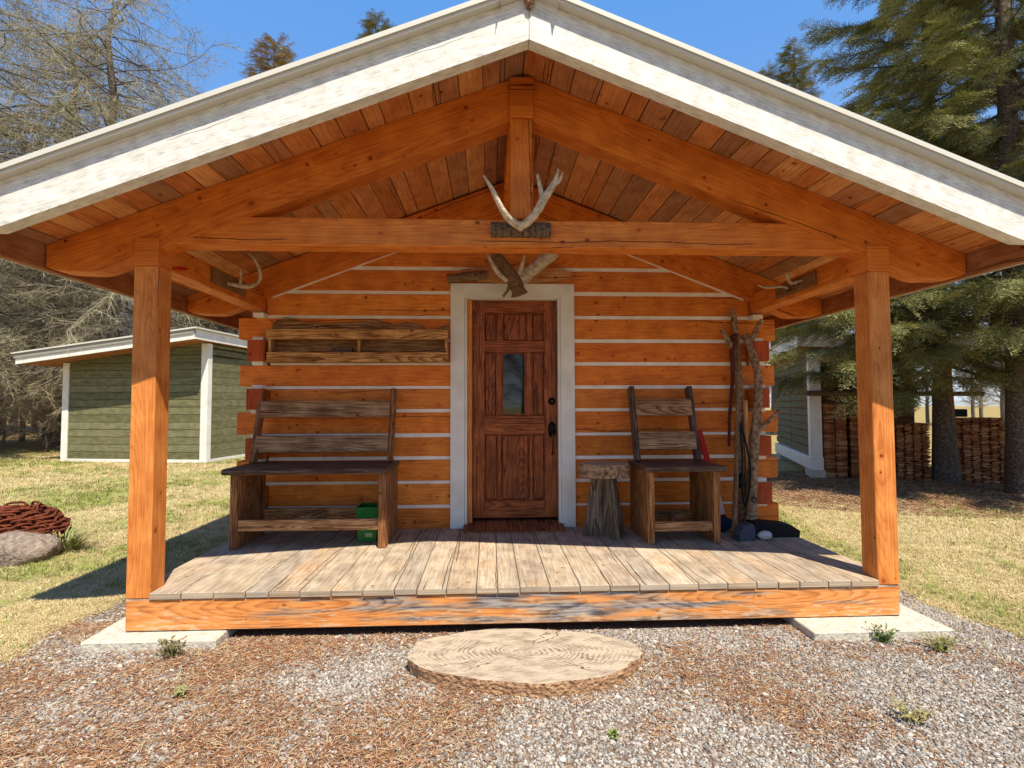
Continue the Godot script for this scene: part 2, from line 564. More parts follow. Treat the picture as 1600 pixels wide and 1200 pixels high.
	mat("slab_side", Color(1, 1, 1), 0.9, ramp_tex(60, 0.05, [Color(0.40, 0.28, 0.20), Color(0.66, 0.51, 0.38), Color(0.75, 0.62, 0.48)], 256), normal_tex(61, 0.08, 8.0, 256), 0.7, 1.8)
	for k in 3:
		mat("siding%d" % k, [Color(0.48, 0.475, 0.345), Color(0.45, 0.445, 0.32), Color(0.51, 0.505, 0.375)][k], 0.8, wg[0], wg[1], 0.5)
	mat("slat", Color(0.46, 0.455, 0.335), 0.8, wg[0], wg[1], 0.5)
	for k in 4:
		mat("stack%d" % k, [Color(0.70, 0.46, 0.30), Color(0.78, 0.55, 0.37), Color(0.60, 0.38, 0.25), Color(0.84, 0.66, 0.48)][k], 0.85, wo[0], wo[1], 0.6)
	mat("spruce_bark", Color(1, 1, 1), 0.95, ramp_tex(62, 0.05, [Color(0.20, 0.17, 0.15), Color(0.40, 0.35, 0.31), Color(0.62, 0.58, 0.53)], 256), normal_tex(63, 0.1, 9.0, 256), 1.0, 1.6)
	mat("twig_bark", Color(0.44, 0.39, 0.34), 0.95)
	var cm := mat("copy", Color(1, 1, 1), 0.85)
	cm.vertex_color_use_as_albedo = true
	var lf := mat("leaf_copy", Color(1, 1, 1), 0.7)
	lf.vertex_color_use_as_albedo = true
	lf.backlight = Color(0.25, 0.25, 0.2)
	# the lawn under the blades and the gravel under the stones
	mat("lawn", Color(1, 1, 1), 1.0, ramp_tex(64, 0.02, [Color(0.50, 0.46, 0.24), Color(0.58, 0.51, 0.29), Color(0.64, 0.55, 0.35), Color(0.58, 0.48, 0.30)], 512), normal_tex(65, 0.12, 6.0, 512), 0.7, 0.21)
	mat("gravel", Color(1, 1, 1), 1.0, ramp_tex(66, 0.06, [Color(0.34, 0.26, 0.20), Color(0.50, 0.41, 0.34), Color(0.58, 0.53, 0.48)], 512), normal_tex(67, 0.16, 9.0, 512), 1.0, 0.9)


# ---------------------------------------------------------------- the cabin
const WZ := -1.5475          # face of the log wall
const DECK := 0.29           # top of the porch floor
const PITCH := 0.39


func top_at(x: float) -> float:
	return 3.545 - PITCH * absf(x)


func flip(poly: PackedVector2Array) -> PackedVector2Array:
	var o := PackedVector2Array()
	for p in poly:
		o.append(Vector2(-p.x, p.y))
	return o


func cabin() -> void:
	var c := thing("log_cabin", "orange stained log cabin with a gabled porch and white chinking", "cabin")
	var lo := [M.log0, M.log1, M.log2, M.log3, M.log4]
	# rows of the front wall: [bottom, top]; odd rows stop at the side walls' logs
	var rows := [[0.255, 0.484], [0.500, 0.698], [0.722, 0.913], [0.938, 1.126], [1.150, 1.350], [1.375, 1.563], [1.587, 1.780], [1.804, 1.994], [2.017, 2.214], [2.237, 2.437], [2.464, 2.666], [2.692, 2.890], [2.915, 3.110], [3.135, 3.330]]
	for i in rows.size():
		var y0: float = rows[i][0]
		var y1: float = rows[i][1]
		var ex := 2.49 + rng.randf_range(-0.012, 0.012) if i % 2 == 0 else 2.212
		if i == 9:
			ex = 2.248
		if i > 9:
			ex = maxf((3.50 - y1) / PITCH, 0.25)
		for s in [-1, 1]:
			var inner := 0.47 if i < 11 and y0 < 2.4 else 0.0
			if i > 9 and s < 0:
				continue
			var a: float = s * inner
			var b: float = s * ex
			if i > 9:
				a = -ex
			var wob := rng.randf_range(-0.004, 0.004)
			bar("log", Vector3(minf(a, b), y0, WZ - 0.14), Vector3(maxf(a, b), y1 + rng.randf_range(-0.003, 0.002), WZ + wob), 0.008, 0, lo[rng.randi() % 5], c)
			if i == 0:
				continue
			# chinking below this row
			var cy: float = (rows[i - 1][1] + y0) * 0.5
			var ce := minf(ex, 2.3 if i % 2 == 0 else 2.29)
			if i > 9:
				ce = ex
			var ca: float = s * inner if i <= 9 else -ce
			var cb: float = s * ce
			bar("chinking", Vector3(minf(ca, cb), cy - 0.022, WZ - 0.10), Vector3(maxf(ca, cb), cy + 0.022, WZ - 0.005), 0.003, 0, M.chink, c)
		# side walls and their ends towards the porch
		if i < 9:
			for s in [-1, 1]:
				var z1 := -1.41 + rng.randf_range(-0.008, 0.008) if i % 2 == 1 else WZ - 0.143
				var x0: float = s * 2.218
				var x1: float = s * 2.357
				bar("log", Vector3(minf(x0, x1), y0 + 0.002, -6.0), Vector3(maxf(x0, x1), y1 - 0.002, z1 - 0.012), 0.012, 2, lo[rng.randi() % 5], c)
				if i % 2 == 1:
					bar("log_end", Vector3(minf(x0, x1), y0 + 0.002, z1 - 0.0125), Vector3(maxf(x0, x1), y1 - 0.002, z1), 0.004, 1, M.log_end, c)
				var cy2: float = rows[i][1] + 0.012
				bar("chinking", Vector3(minf(s * 2.24, s * 2.335), cy2 - 0.02, -5.98), Vector3(maxf(s * 2.24, s * 2.335), cy2 + 0.02, -1.465), 0.003, 2, M.chink, c)
	var bw := mb()
	bw.prism(PackedVector2Array([Vector2(-2.36, 0.25), Vector2(2.36, 0.25), Vector2(2.36, 2.62), Vector2(0, 3.54), Vector2(-2.36, 2.62)]), -6.1, -6.0)
	part("back_wall", bw.mesh(), M.log1, c)
	for s in [-1, 1]:
		bar("inner_lining", Vector3(minf(s * 2.19, s * 2.215), 0.29, -5.99), Vector3(maxf(s * 2.19, s * 2.215), 2.6, WZ - 0.142), 0.0, 2, M.inner_wood, c)
	bar("door_head", Vector3(-0.47, 2.394, WZ - 0.139), Vector3(0.47, 2.46, WZ - 0.071), 0.0, 0, M.eave, c)
	bar("inner_floor", Vector3(-2.2, 0.2, -5.99), Vector3(2.2, 0.286, WZ - 0.142), 0.0, 0, M.inner_wood, c)
	# porch frame
	var rim := MB.new()
	rim.tilex = 4.9; rim.tiley = 0.194; rim.ou = 0.07; rim.ov = 0.13
	rim.box(Vector3(4.79, 0.19, 0.14), 0.006, 0)
	# v runs down the picture
	for k in rim.uv.size():
		rim.uv[k].y = 1.0 - rim.uv[k].y
	part("rim_beam", rim.mesh(), M.rim, c, Transform3D(Basis.IDENTITY, Vector3(0, 0.157, -0.07)))
	for s in [-1, 1]:
		bar("side_rim", Vector3(minf(s * 2.25, s * 2.39), 0.062, -1.54), Vector3(maxf(s * 2.25, s * 2.39), 0.25, -0.143), 0.006, 2, M.post, c)
		var xo: float = s * 2.398
		var xi: float = s * 2.255
		var pm := mb()
		pm.box(Vector3(0.143, 2.02, 0.143), 0.005, 1)
		part("post", pm.mesh(), M.post, c, Transform3D(Basis.IDENTITY, Vector3((xo + xi) * 0.5, 0.254 + 1.01, -0.0735)))
		# plate from the post back to the wall, its end showing over the post
		bar("plate_beam", Vector3(minf(xo, xi), 2.275, -6.0), Vector3(maxf(xo, xi), 2.445, 0.004), 0.005, 2, M.timber, c)
	# floor boards
	var gaps := [-2.392, -2.255, -2.068, -1.877, -1.69, -1.552, -1.366, -1.18, -0.99, -0.80, -0.664, -0.484, -0.30, -0.168, -0.032, 0.154, 0.343, 0.529, 0.715, 0.902, 1.088, 1.274, 1.46, 1.60, 1.737, 1.922, 2.07, 2.255, 2.392]
	for i in gaps.size() - 1:
		var corner := i == 0 or i == gaps.size() - 2
		var zf := 0.012 + rng.randf_range(-0.004, 0.004)
		if corner:
			zf = -0.148
		bar("deck_board", Vector3(gaps[i] + 0.0022, 0.252, WZ + 0.002), Vector3(gaps[i + 1] - 0.0022, DECK + rng.randf_range(-0.0015, 0.0015), zf), 0.003, 2, M["deck%d" % (rng.randi() % 5)], c)
	# trusses: at the posts and at the wall
	for tz in [-0.02, WZ + 0.035]:
		for s in [-1, 1]:
			var poly := PackedVector2Array([Vector2(0.069 if tz > -0.5 else 0.003, top_at(0.069)), Vector2(2.935, top_at(2.935)), Vector2(2.935, 2.268), Vector2(2.90, 2.252), Vector2(2.83, 2.242), Vector2(2.74, 2.24), Vector2(2.68, 2.237), Vector2(2.615, 2.245), Vector2(0.069 if tz > -0.5 else 0.003, top_at(0.069) - 0.28)])
			if s < 0:
				poly = flip(poly)
			var m := mb()
			m.prism(poly, tz - 0.14, tz, Vector2(cos(atan(PITCH)), -s * sin(atan(PITCH))))
			part("rafter", m.mesh(), M.timber, c)
			if tz < -0.5:
				var q := PackedVector2Array([Vector2(0, top_at(0) - 0.281), Vector2(2.19, top_at(2.19) - 0.281), Vector2(2.19, top_at(2.19) - 0.300), Vector2(0, top_at(0) - 0.300)])
				if s < 0:
					q = flip(q)
				var m2 := mb()
				m2.prism(q, WZ - 0.02, WZ + 0.012)
				part("chinking", m2.mesh(), M.chink, c)
	bar("ridge_beam", Vector3(-0.087, 3.25, -6.0), Vector3(0.067, 3.515, 0.012), 0.005, 2, M.timber, c)
	bar("king_post", Vector3(-0.084, 2.597, -0.15), Vector3(0.064, 3.249, -0.004), 0.005, 1, M.timber, c)
	bar("tie_beam", Vector3(-2.27, 2.417, -0.168), Vector3(2.27, 2.595, -0.026), 0.006, 0, M.timber, c)
	# ceiling boards, laid along the ridge
	var al := atan(PITCH)
	for s in [-1, 1]:
		var d := 0.003
		var lim := 2.944 / cos(al)
		while d < lim - 0.03:
			var w: float = [0.115, 0.14, 0.16, 0.185][rng.randi() % 4]
			w = minf(w, lim - d)
			var mid := d + w * 0.5
			var m := mb()
			m.box(Vector3(w - 0.005, 0.02, 6.9), 0.003, 2)
			var ct := Vector3(s * mid * cos(al), 3.547 - mid * sin(al) + 0.0112 + rng.randf_range(0.0, 0.003), 0.4415 - 3.45)
			part("ceiling_board", m.mesh(), M["soffit%d" % (rng.randi() % 6)], c, Transform3D(Basis(Vector3(0, 0, 1), -s * al), ct))
			d += w
	# white boards on the gable edge, two thick
	for s in [-1, 1]:
		for k in 2:
			var dn := 0.004 * k
			var poly := PackedVector2Array([Vector2(0.0015, 3.385 + dn), Vector2(2.75, 3.385 + dn - PITCH * 2.75), Vector2(2.985, 2.309 + dn), Vector2(2.985, 3.6395 - PITCH * 2.985), Vector2(0.0015, 3.6395)])
			if s < 0:
				poly = flip(poly)
			var m := mb()
			m.tilex = 1.3
			m.tiley = 0.62
			m.prism(poly, 0.487 - 0.044 * k, 0.53 - 0.044 * k, Vector2(cos(al), -s * sin(al)))
			part("gable_board", m.mesh(), M.white, c)
		# eave board, dark inside, white metal outside
		bar("eave_board", Vector3(minf(s * 2.945, s * 2.983), 2.252, -6.5), Vector3(maxf(s * 2.945, s * 2.983), 2.45, 0.4425), 0.003, 2, M.eave, c)
		bar("eave_trim", Vector3(minf(s * 2.984, s * 2.994), 2.247, -6.5), Vector3(maxf(s * 2.984, s * 2.994), 2.462, 0.531), 0.002, 2, M.metal, c)
		# metal roof sheet and its rolled edge over the gable board
		var sheet := PackedVector2Array([Vector2(0.0, 3.664), Vector2(3.03, 3.664 - PITCH * 3.03), Vector2(3.03, 3.648 - PITCH * 3.03), Vector2(0.0, 3.648)])
		var lip := PackedVector2Array([Vector2(0.001, 3.668), Vector2(3.035, 3.668 - PITCH * 3.035), Vector2(3.035, 3.640 - PITCH * 3.035), Vector2(0.001, 3.640)])
		var hem := PackedVector2Array([Vector2(0.001, 3.639), Vector2(3.03, 3.639 - PITCH * 3.03), Vector2(3.03, 3.622 - PITCH * 3.03), Vector2(0.001, 3.622)])
		if s < 0:
			sheet = flip(sheet); lip = flip(lip); hem = flip(hem)
		for q in [["roof_sheet", sheet, -6.6, 0.569], ["rake_trim", lip, 0.57, 0.588], ["rake_hem", hem, 0.5315, 0.578]]:
			var m := mb()
			m.prism(q[1], q[2], q[3])
			part(q[0], m.mesh(), M.metal, c)
	# folded ridge cap, its torn ends hanging over the gable boards
	for s in [-1, 1]:
		var cap := PackedVector2Array([Vector2(0, 3.690), Vector2(0.15, 3.690 - PITCH * 0.15), Vector2(0.155, 3.600 - PITCH * 0.15), Vector2(0.145, 3.677 - PITCH * 0.15), Vector2(0, 3.677)])
		if s < 0:
			cap = flip(cap)
		var m := mb()
		m.prism(cap, -6.6, 0.605)
		part("ridge_cap", m.mesh(), M.metal, c)
	door(c)


func door(c: Node3D) -> void:
	# white casing with a mitred head and an inner stop
	var f := WZ + 0.026
	for s in [[-0.575, -0.447], [0.571, 0.443]]:
		var q := PackedVector2Array([Vector2(s[0], DECK + 0.002), Vector2(s[1], DECK + 0.002), Vector2(s[1], 2.406), Vector2(s[0], 2.534)])
		var m := mb()
		m.prism(q, WZ - 0.06, f, Vector2(0, 1))
		part("door_casing", m.mesh(), M.trim, c)
	var hd := PackedVector2Array([Vector2(-0.574, 2.5345), Vector2(-0.446, 2.4065), Vector2(0.442, 2.4065), Vector2(0.570, 2.5345)])
	var mh := mb()
	mh.prism(hd, WZ - 0.06, f)
	part("door_casing", mh.mesh(), M.trim, c)
	bar("door_stop", Vector3(-0.446, DECK + 0.03, WZ - 0.07), Vector3(-0.424, 2.4055, f - 0.014), 0.003, 1, M.trim, c)
	bar("door_stop", Vector3(0.419, DECK + 0.03, WZ - 0.07), Vector3(0.4425, 2.4055, f - 0.014), 0.003, 1, M.trim, c)
	bar("door_stop", Vector3(-0.4235, 2.397, WZ - 0.07), Vector3(0.4185, 2.4055, f - 0.014), 0.002, 0, M.trim, c)
	bar("door_jamb", Vector3(-0.4235, 0.331, WZ - 0.13), Vector3(-0.378, 2.3965, WZ - 0.02), 0.004, 1, M.post, c)
	# sloped sill
	var sm := mb()
	sm.prism(PackedVector2Array([Vector2(-0.20, 0.0), Vector2(0.20, 0.0), Vector2(0.20, 0.012), Vector2(-0.045, 0.045), Vector2(-0.20, 0.045)]), -0.455, 0.452, Vector2(0, 1), Transform3D(Basis(Vector3(0, 0, 1), Vector3(0, 1, 0), Vector3(-1, 0, 0)), Vector3(0, DECK + 0.002, WZ)))
	part("door_sill", sm.mesh(), M.sill, c)
	# the leaf: backing, stiles and rails, bevelled panels, a small window
	var dx := func(z: float) -> float: return -0.376 + (z - 115.0) * 0.00198
	var dy := func(z: float) -> float: return 2.395 - (z - 90.0) * 0.001994
	var dr := Node3D.new()
	dr.name = "door"
	c.add_child(dr, true)
	dr.set_meta("label", "worn brown panelled door with a small window")
	var z0 := WZ - 0.085
	# the backing leaves the window open
	for r in [[115, 90, 255, 1108], [367, 90, 515, 1108], [255, 90, 367, 332], [255, 637, 367, 1108]]:
		bar("door_core", Vector3(dx.call(r[0]) + 0.0005, dy.call(r[3]) + 0.0005, z0 - 0.03), Vector3(dx.call(r[2]) - 0.0005, dy.call(r[1]) - 0.0005, z0), 0.0, 1, M.door_panel, dr)
	for r in [[115, 90, 172, 1108], [455, 90, 515, 1108]]:
		bar("stile", Vector3(dx.call(r[0]), dy.call(r[3]), z0 - 0.001), Vector3(dx.call(r[2]), dy.call(r[1]), z0 + 0.024), 0.004, 1, M.door, dr)
	for r in [[172, 90, 455, 150], [172, 282, 455, 335], [172, 634, 455, 721], [172, 1028, 455, 1108]]:
		bar("rail", Vector3(dx.call(r[0]) + 0.0006, dy.call(r[3]), z0 - 0.001), Vector3(dx.call(r[2]) - 0.0006, dy.call(r[1]), z0 + 0.0235), 0.004, 0, M.door, dr)
	for r in [[232, 150, 260, 282], [372, 150, 398, 282], [227, 335, 256, 634], [366, 335, 398, 634], [232, 721, 249, 1028], [382, 721, 398, 1028]]:
		bar("muntin", Vector3(dx.call(r[0]), dy.call(r[3]) + 0.0006, z0 - 0.001), Vector3(dx.call(r[2]), dy.call(r[1]) - 0.0006, z0 + 0.023), 0.004, 1, M.door, dr)
	for r in [[172, 150, 232, 282], [260, 150, 372, 282], [398, 150, 455, 282], [172, 335, 227, 634], [398, 335, 455, 634], [172, 721, 232, 1028], [249, 721, 382, 1028], [398, 721, 455, 1028]]:
		var a := Vector3(dx.call(r[0]) + 0.009, dy.call(r[3]) + 0.009, z0 - 0.008)
		var b := Vector3(dx.call(r[2]) - 0.009, dy.call(r[1]) - 0.009, z0 + 0.016)
		bar("panel", a, b, 0.0118, 1, M.door_panel, dr)
	bar("pane", Vector3(dx.call(257), dy.call(632), z0 - 0.006), Vector3(dx.call(365), dy.call(337), z0 - 0.001), 0.0, 1, M.glass, dr)
	for r in [[256, 336, 262, 633], [360, 336, 366, 633]]:
		bar("window_bead", Vector3(dx.call(r[0]) + 0.0004, dy.call(r[3]), z0), Vector3(dx.call(r[2]) - 0.0004, dy.call(r[1]), z0 + 0.010), 0.002, 1, M.door, dr)
	for r in [[262, 336, 360, 342], [262, 627, 360, 633]]:
		bar("window_bead", Vector3(dx.call(r[0]), dy.call(r[3]), z0), Vector3(dx.call(r[2]), dy.call(r[1]), z0 + 0.010), 0.002, 0, M.door, dr)
	# deadbolt and grip handle
	var hx: float = dx.call(490)
	var zf := z0 + 0.024
	var b1 := mb()
	b1.tube([Vector3(0, 0, 0), Vector3(0, 0, 0.012), Vector3(0, 0, 0.018), Vector3(0, 0, 0.02)], [0.034, 0.034, 0.028, 0.012], 20)
	part("deadbolt", b1.mesh(), M.black_metal, dr, Transform3D(Basis.IDENTITY, Vector3(hx, dy.call(567), zf)))
	var b2 := mb()
	b2.tube([Vector3(0, 0, 0.018), Vector3(0, 0, 0.03)], [0.017, 0.014], 16)
	part("keyhole", b2.mesh(), M.brass, dr, Transform3D(Basis.IDENTITY, Vector3(hx, dy.call(567), zf)))
	var b3 := mb()
	b3.tube([Vector3(0, 0, 0), Vector3(0, 0, 0.010), Vector3(0, 0, 0.016)], [0.036, 0.036, 0.026], 20)
	part("handle_plate", b3.mesh(), M.black_metal, dr, Transform3D(Basis(Vector3(1, 0, 0), Vector3(0, 2.0, 0), Vector3(0, 0, 1)), Vector3(hx, dy.call(700), zf)))
	var b4 := mb()
	var hp := smooth([Vector3(0, 0.02, 0.012), Vector3(0, 0.0, 0.05), Vector3(0, -0.05, 0.062), Vector3(0, -0.13, 0.058), Vector3(0, -0.19, 0.035), Vector3(0, -0.2, 0.004)], 4)
	b4.tube(hp, radii([0.009, 0.009, 0.011, 0.009, 0.007, 0.011], hp.size()), 10)
	part("handle_grip", b4.mesh(), M.brass, dr, Transform3D(Basis.IDENTITY, Vector3(hx, dy.call(715), zf)))


# ---------------------------------------------------------------- furniture and things on the porch
func bench() -> void:
	var b := thing("porch_bench", "long dark wooden bench with two back slats left of the door", "bench", Vector3(-1.66, DECK + 0.002, -1.2))
	var o := Vector3(1.66, -DECK - 0.002, 1.2)
	var d := DECK + 0.002
	bar("seat", Vector3(-2.295, 0.872, -1.47) + o, Vector3(-1.022, 0.918, -0.872) + o, 0.012, 0, M.old_dark, b)
	for x in [[-2.245, -2.185], [-1.095, -1.035]]:
		var zf := -0.925 if x[0] < -2 else -0.905
		bar("side_panel", Vector3(x[0], d, -1.44) + o, Vector3(x[1], 0.8715, zf) + o, 0.005, 1, M.old_side, b)
	bar("rail", Vector3(-2.1845, 0.43, -0.965) + o, Vector3(-1.0955, 0.515, -0.93) + o, 0.004, 0, M.old_rail, b)
	bar("rail", Vector3(-2.1845, 0.43, -1.43) + o, Vector3(-1.0955, 0.515, -1.395) + o, 0.004, 0, M.old_rail, b)
	board("cross_bar", Vector3(-1.78, 0.472, -0.9655) + o, Vector3(-1.66, 0.472, -1.3945) + o, Vector3(0, 1, 0), 0.085, 0.035, 0.003, M.old, b)
	for x in [-2.235, -1.077]:
		board("upright", Vector3(x, 0.9185, -1.30) + o, Vector3(x, 1.555, -1.475) + o, Vector3(1, 0, 0), 0.045, 0.075, 0.005, M.old_side, b)
	for y in [[1.008, 1.155], [1.305, 1.452]]:
		var my: float = (y[0] + y[1]) * 0.5
		var z := -1.30 - (my - 0.9185) * 0.275 + 0.048
		var m := mb()
		m.box(Vector3(1.12, y[1] - y[0], 0.03), 0.005, 0)
		part("back_slat", m.mesh(), M.old, b, Transform3D(Basis(Vector3(1, 0, 0), -0.268), Vector3(-1.656, my, z) + o))


func chair() -> void:
	var b := thing("porch_chair", "square wooden armless chair with two back slats beside the log stool", "chair", Vector3(1.35, DECK + 0.002, -1.2))
	var o := Vector3(-1.35, -DECK - 0.002, 1.2)
	var d := DECK + 0.002
	bar("seat", Vector3(1.03, 0.868, -1.43) + o, Vector3(1.692, 0.912, -0.875) + o, 0.008, 0, M.old_dark, b)
	for x in [[1.048, 1.106], [1.592, 1.645]]:
		bar("side_panel", Vector3(x[0], d, -1.42) + o, Vector3(x[1], 0.8675, -0.90) + o, 0.005, 1, M.chair_side, b)
	bar("rail", Vector3(1.1065, 0.385, -0.96) + o, Vector3(1.5915, 0.462, -0.925) + o, 0.004, 0, M.old_rail, b)
	bar("rail", Vector3(1.1065, 0.385, -1.41) + o, Vector3(1.5915, 0.462, -1.375) + o, 0.004, 0, M.old_rail, b)
	board("cross_bar", Vector3(1.28, 0.424, -0.9605) + o, Vector3(1.40, 0.424, -1.3745) + o, Vector3(0, 1, 0), 0.075, 0.035, 0.003, M.old, b)
	for x in [1.08, 1.617]:
		board("upright", Vector3(x, 0.9125, -1.28) + o, Vector3(x, 1.57, -1.475) + o, Vector3(1, 0, 0), 0.045, 0.08, 0.005, M.old_dark, b)
	for y in [[1.013, 1.172], [1.306, 1.462]]:
		var my: float = (y[0] + y[1]) * 0.5
		var z := -1.28 - (my - 0.9125) * 0.297 + 0.052
		var m := mb()
		m.box(Vector3(0.508, y[1] - y[0], 0.03), 0.005, 0)
		part("back_slat", m.mesh(), M.old, b, Transform3D(Basis(Vector3(1, 0, 0), -0.288), Vector3(1.3485, my, z) + o))


func disc(rx: float, rz: float, y0: float, y1: float, sd: int, flare := 0.0, wob := 0.05) -> Array:
	# [top mesh, side mesh] of a slice of a log
	var nz := noise(sd, 0.9, 3)
	var k := 72
	var top := MB.new()
	var side := MB.new()
	var ring := []
	for lv in 5:
		var t := lv / 4.0
		var r := []
		for i in k:
			var a := TAU * i / k
			var q := 1.0 + wob * nz.get_noise_2d(cos(a) * 1.4, sin(a) * 1.4) * 2.0 + flare * (1.0 - t) + 0.014 * nz.get_noise_3d(cos(a) * 9.0, sin(a) * 9.0, t * 6.0)
			if lv == 4:
				q -= 0.008
			r.append(Vector3(cos(a) * rx * q, lerpf(y0, y1, t), sin(a) * rz * q))
		ring.append(r)
	for i in k:
		var j := (i + 1) % k
		var a: Vector3 = ring[4][i]
		var b: Vector3 = ring[4][j]
		top.tri(Vector3(0, y1, 0), a, b, Vector3.UP, Vector2(0.5, 0.5), Vector2(0.5 + a.x / rx * 0.47, 0.5 + a.z / rz * 0.47), Vector2(0.5 + b.x / rx * 0.47, 0.5 + b.z / rz * 0.47))
		for lv in 4:
			var p0: Vector3 = ring[lv][i]
			var p1: Vector3 = ring[lv][j]
			var p2: Vector3 = ring[lv + 1][j]
			var p3: Vector3 = ring[lv + 1][i]
			var nn := (p1 - p0).cross(p3 - p0).normalized()
			if nn.dot(Vector3(p0.x, 0, p0.z)) < 0.0:
				nn = -nn
			side.quad(p0, p1, p2, p3, nn, Vector2(), Vector2(0.1, 0), Vector2(0.1, 0.1), Vector2(0, 0.1))
	for i in range(1, k - 1):
		side.tri(ring[0][0], ring[0][i], ring[0][i + 1], Vector3.DOWN, Vector2(), Vector2(0.1, 0), Vector2(0, 0.1))
	return [top.mesh(), side.mesh()]


func stool() -> void:
	var s := thing("log_stool", "small stool with a bark edged log slice top on three flared dark planks", "stool", Vector3(0.765, DECK + 0.002, -1.2))
	var dm := disc(0.215, 0.165, 0.505, 0.615, 5, 0.0, 0.05)
	part("seat_top", dm[0], M.slab_top, s)
	part("seat_bark", dm[1], M.pale_bark, s)
	for k in 3:
		var q := PackedVector2Array([Vector2(0.022, 0.0), Vector2(0.185, 0.0), Vector2(0.105, 0.5045), Vector2(0.022, 0.5045)])
		var m := mb()
		m.prism(q, -0.017, 0.017, Vector2(0, 1))
		part("leg", m.mesh(), M.stool_leg, s, Transform3D(Basis(Vector3.UP, [PI * 0.97, -1.15, 0.18][k]), Vector3.ZERO))
	var m2 := mb()
	m2.box(Vector3(0.04, 0.5, 0.04), 0.004, 1)
	part("core_post", m2.mesh(), M.stool_leg, s, Transform3D(Basis(Vector3.UP, 0.5), Vector3(0, 0.252, 0)))


func shelf() -> void:
	var s := thing("wall_shelf", "narrow wooden wall rack with a live edge back board above the bench", "shelf", Vector3(-1.39, 1.79, WZ))
	var back := PackedVector2Array([Vector2(-0.79, 0.01), Vector2(0.79, 0.01), Vector2(0.79, 0.30), Vector2(0.795, 0.365), Vector2(0.76, 0.36), Vector2(0.72, 0.335), Vector2(0.68, 0.305), Vector2(0.60, 0.315), Vector2(0.55, 0.36), Vector2(0.46, 0.372), Vector2(0.40, 0.388), Vector2(0.30, 0.36), Vector2(0.16, 0.395), Vector2(0.10, 0.405), Vector2(0.0, 0.385), Vector2(-0.2, 0.375), Vector2(-0.4, 0.37), Vector2(-0.52, 0.38), Vector2(-0.60, 0.415), Vector2(-0.68, 0.425), Vector2(-0.75, 0.40), Vector2(-0.795, 0.365)])
	var m := mb()
	m.prism(back, 0.006, 0.03)
	part("back_board", m.mesh(), M.shelf_back, s)
	bar("front_rail", Vector3(-0.806, 0.212, 0.111), Vector3(0.80, 0.302, 0.131), 0.003, 0, M.shelf, s)
	bar("front_rail", Vector3(-0.80, 0.006, 0.111), Vector3(0.80, 0.096, 0.131), 0.003, 0, M.shelf, s)
	bar("floor_board", Vector3(-0.77, 0.006, 0.0305), Vector3(0.77, 0.024, 0.1105), 0.002, 0, M.shelf, s)
	for x in [-0.795, -0.012, 0.77]:
		bar("divider", Vector3(x, 0.006 if absf(x) > 0.1 else 0.0245, 0.0305), Vector3(x + 0.025, 0.30, 0.1105), 0.002, 1, M.shelf, s)
	var bx := mb()
	bx.box(Vector3(0.18, 0.115, 0.05), 0.003, 0)
	var o := one("small_box", bx.mesh(), M.old_dark, "small dark box standing inside the wall rack", "box")
	o.position = Vector3(-1.54, 1.79 + 0.0245 + 0.058, WZ + 0.07)


func stick(called: String, label: String, pts: Array, r: Array, m: Material, extra := [], sides := 10) -> Node3D:
	var base: Vector3 = pts[0]
	var t := thing(called, label, "stick", base)
	var b := mb()
	var p := smooth(pts, 5)
	for i in p.size():
		p[i] = p[i] - base
	b.tube(p, radii(r, p.size()), sides, 0.05, rng)
	part("stem", b.mesh(), m, t)
	for e in extra:
		var q := smooth(e[0], 4)
		for i in q.size():
			q[i] = q[i] - base
		var bb := mb()
		bb.tube(q, radii(e[1], q.size()), 8, 0.05, rng)
		part("branch", bb.mesh(), e[2] if e.size() > 2 else m, t)
	return t


func V(x: float, y: float, z: float) -> Vector3:
	return Vector3(x, y, z)


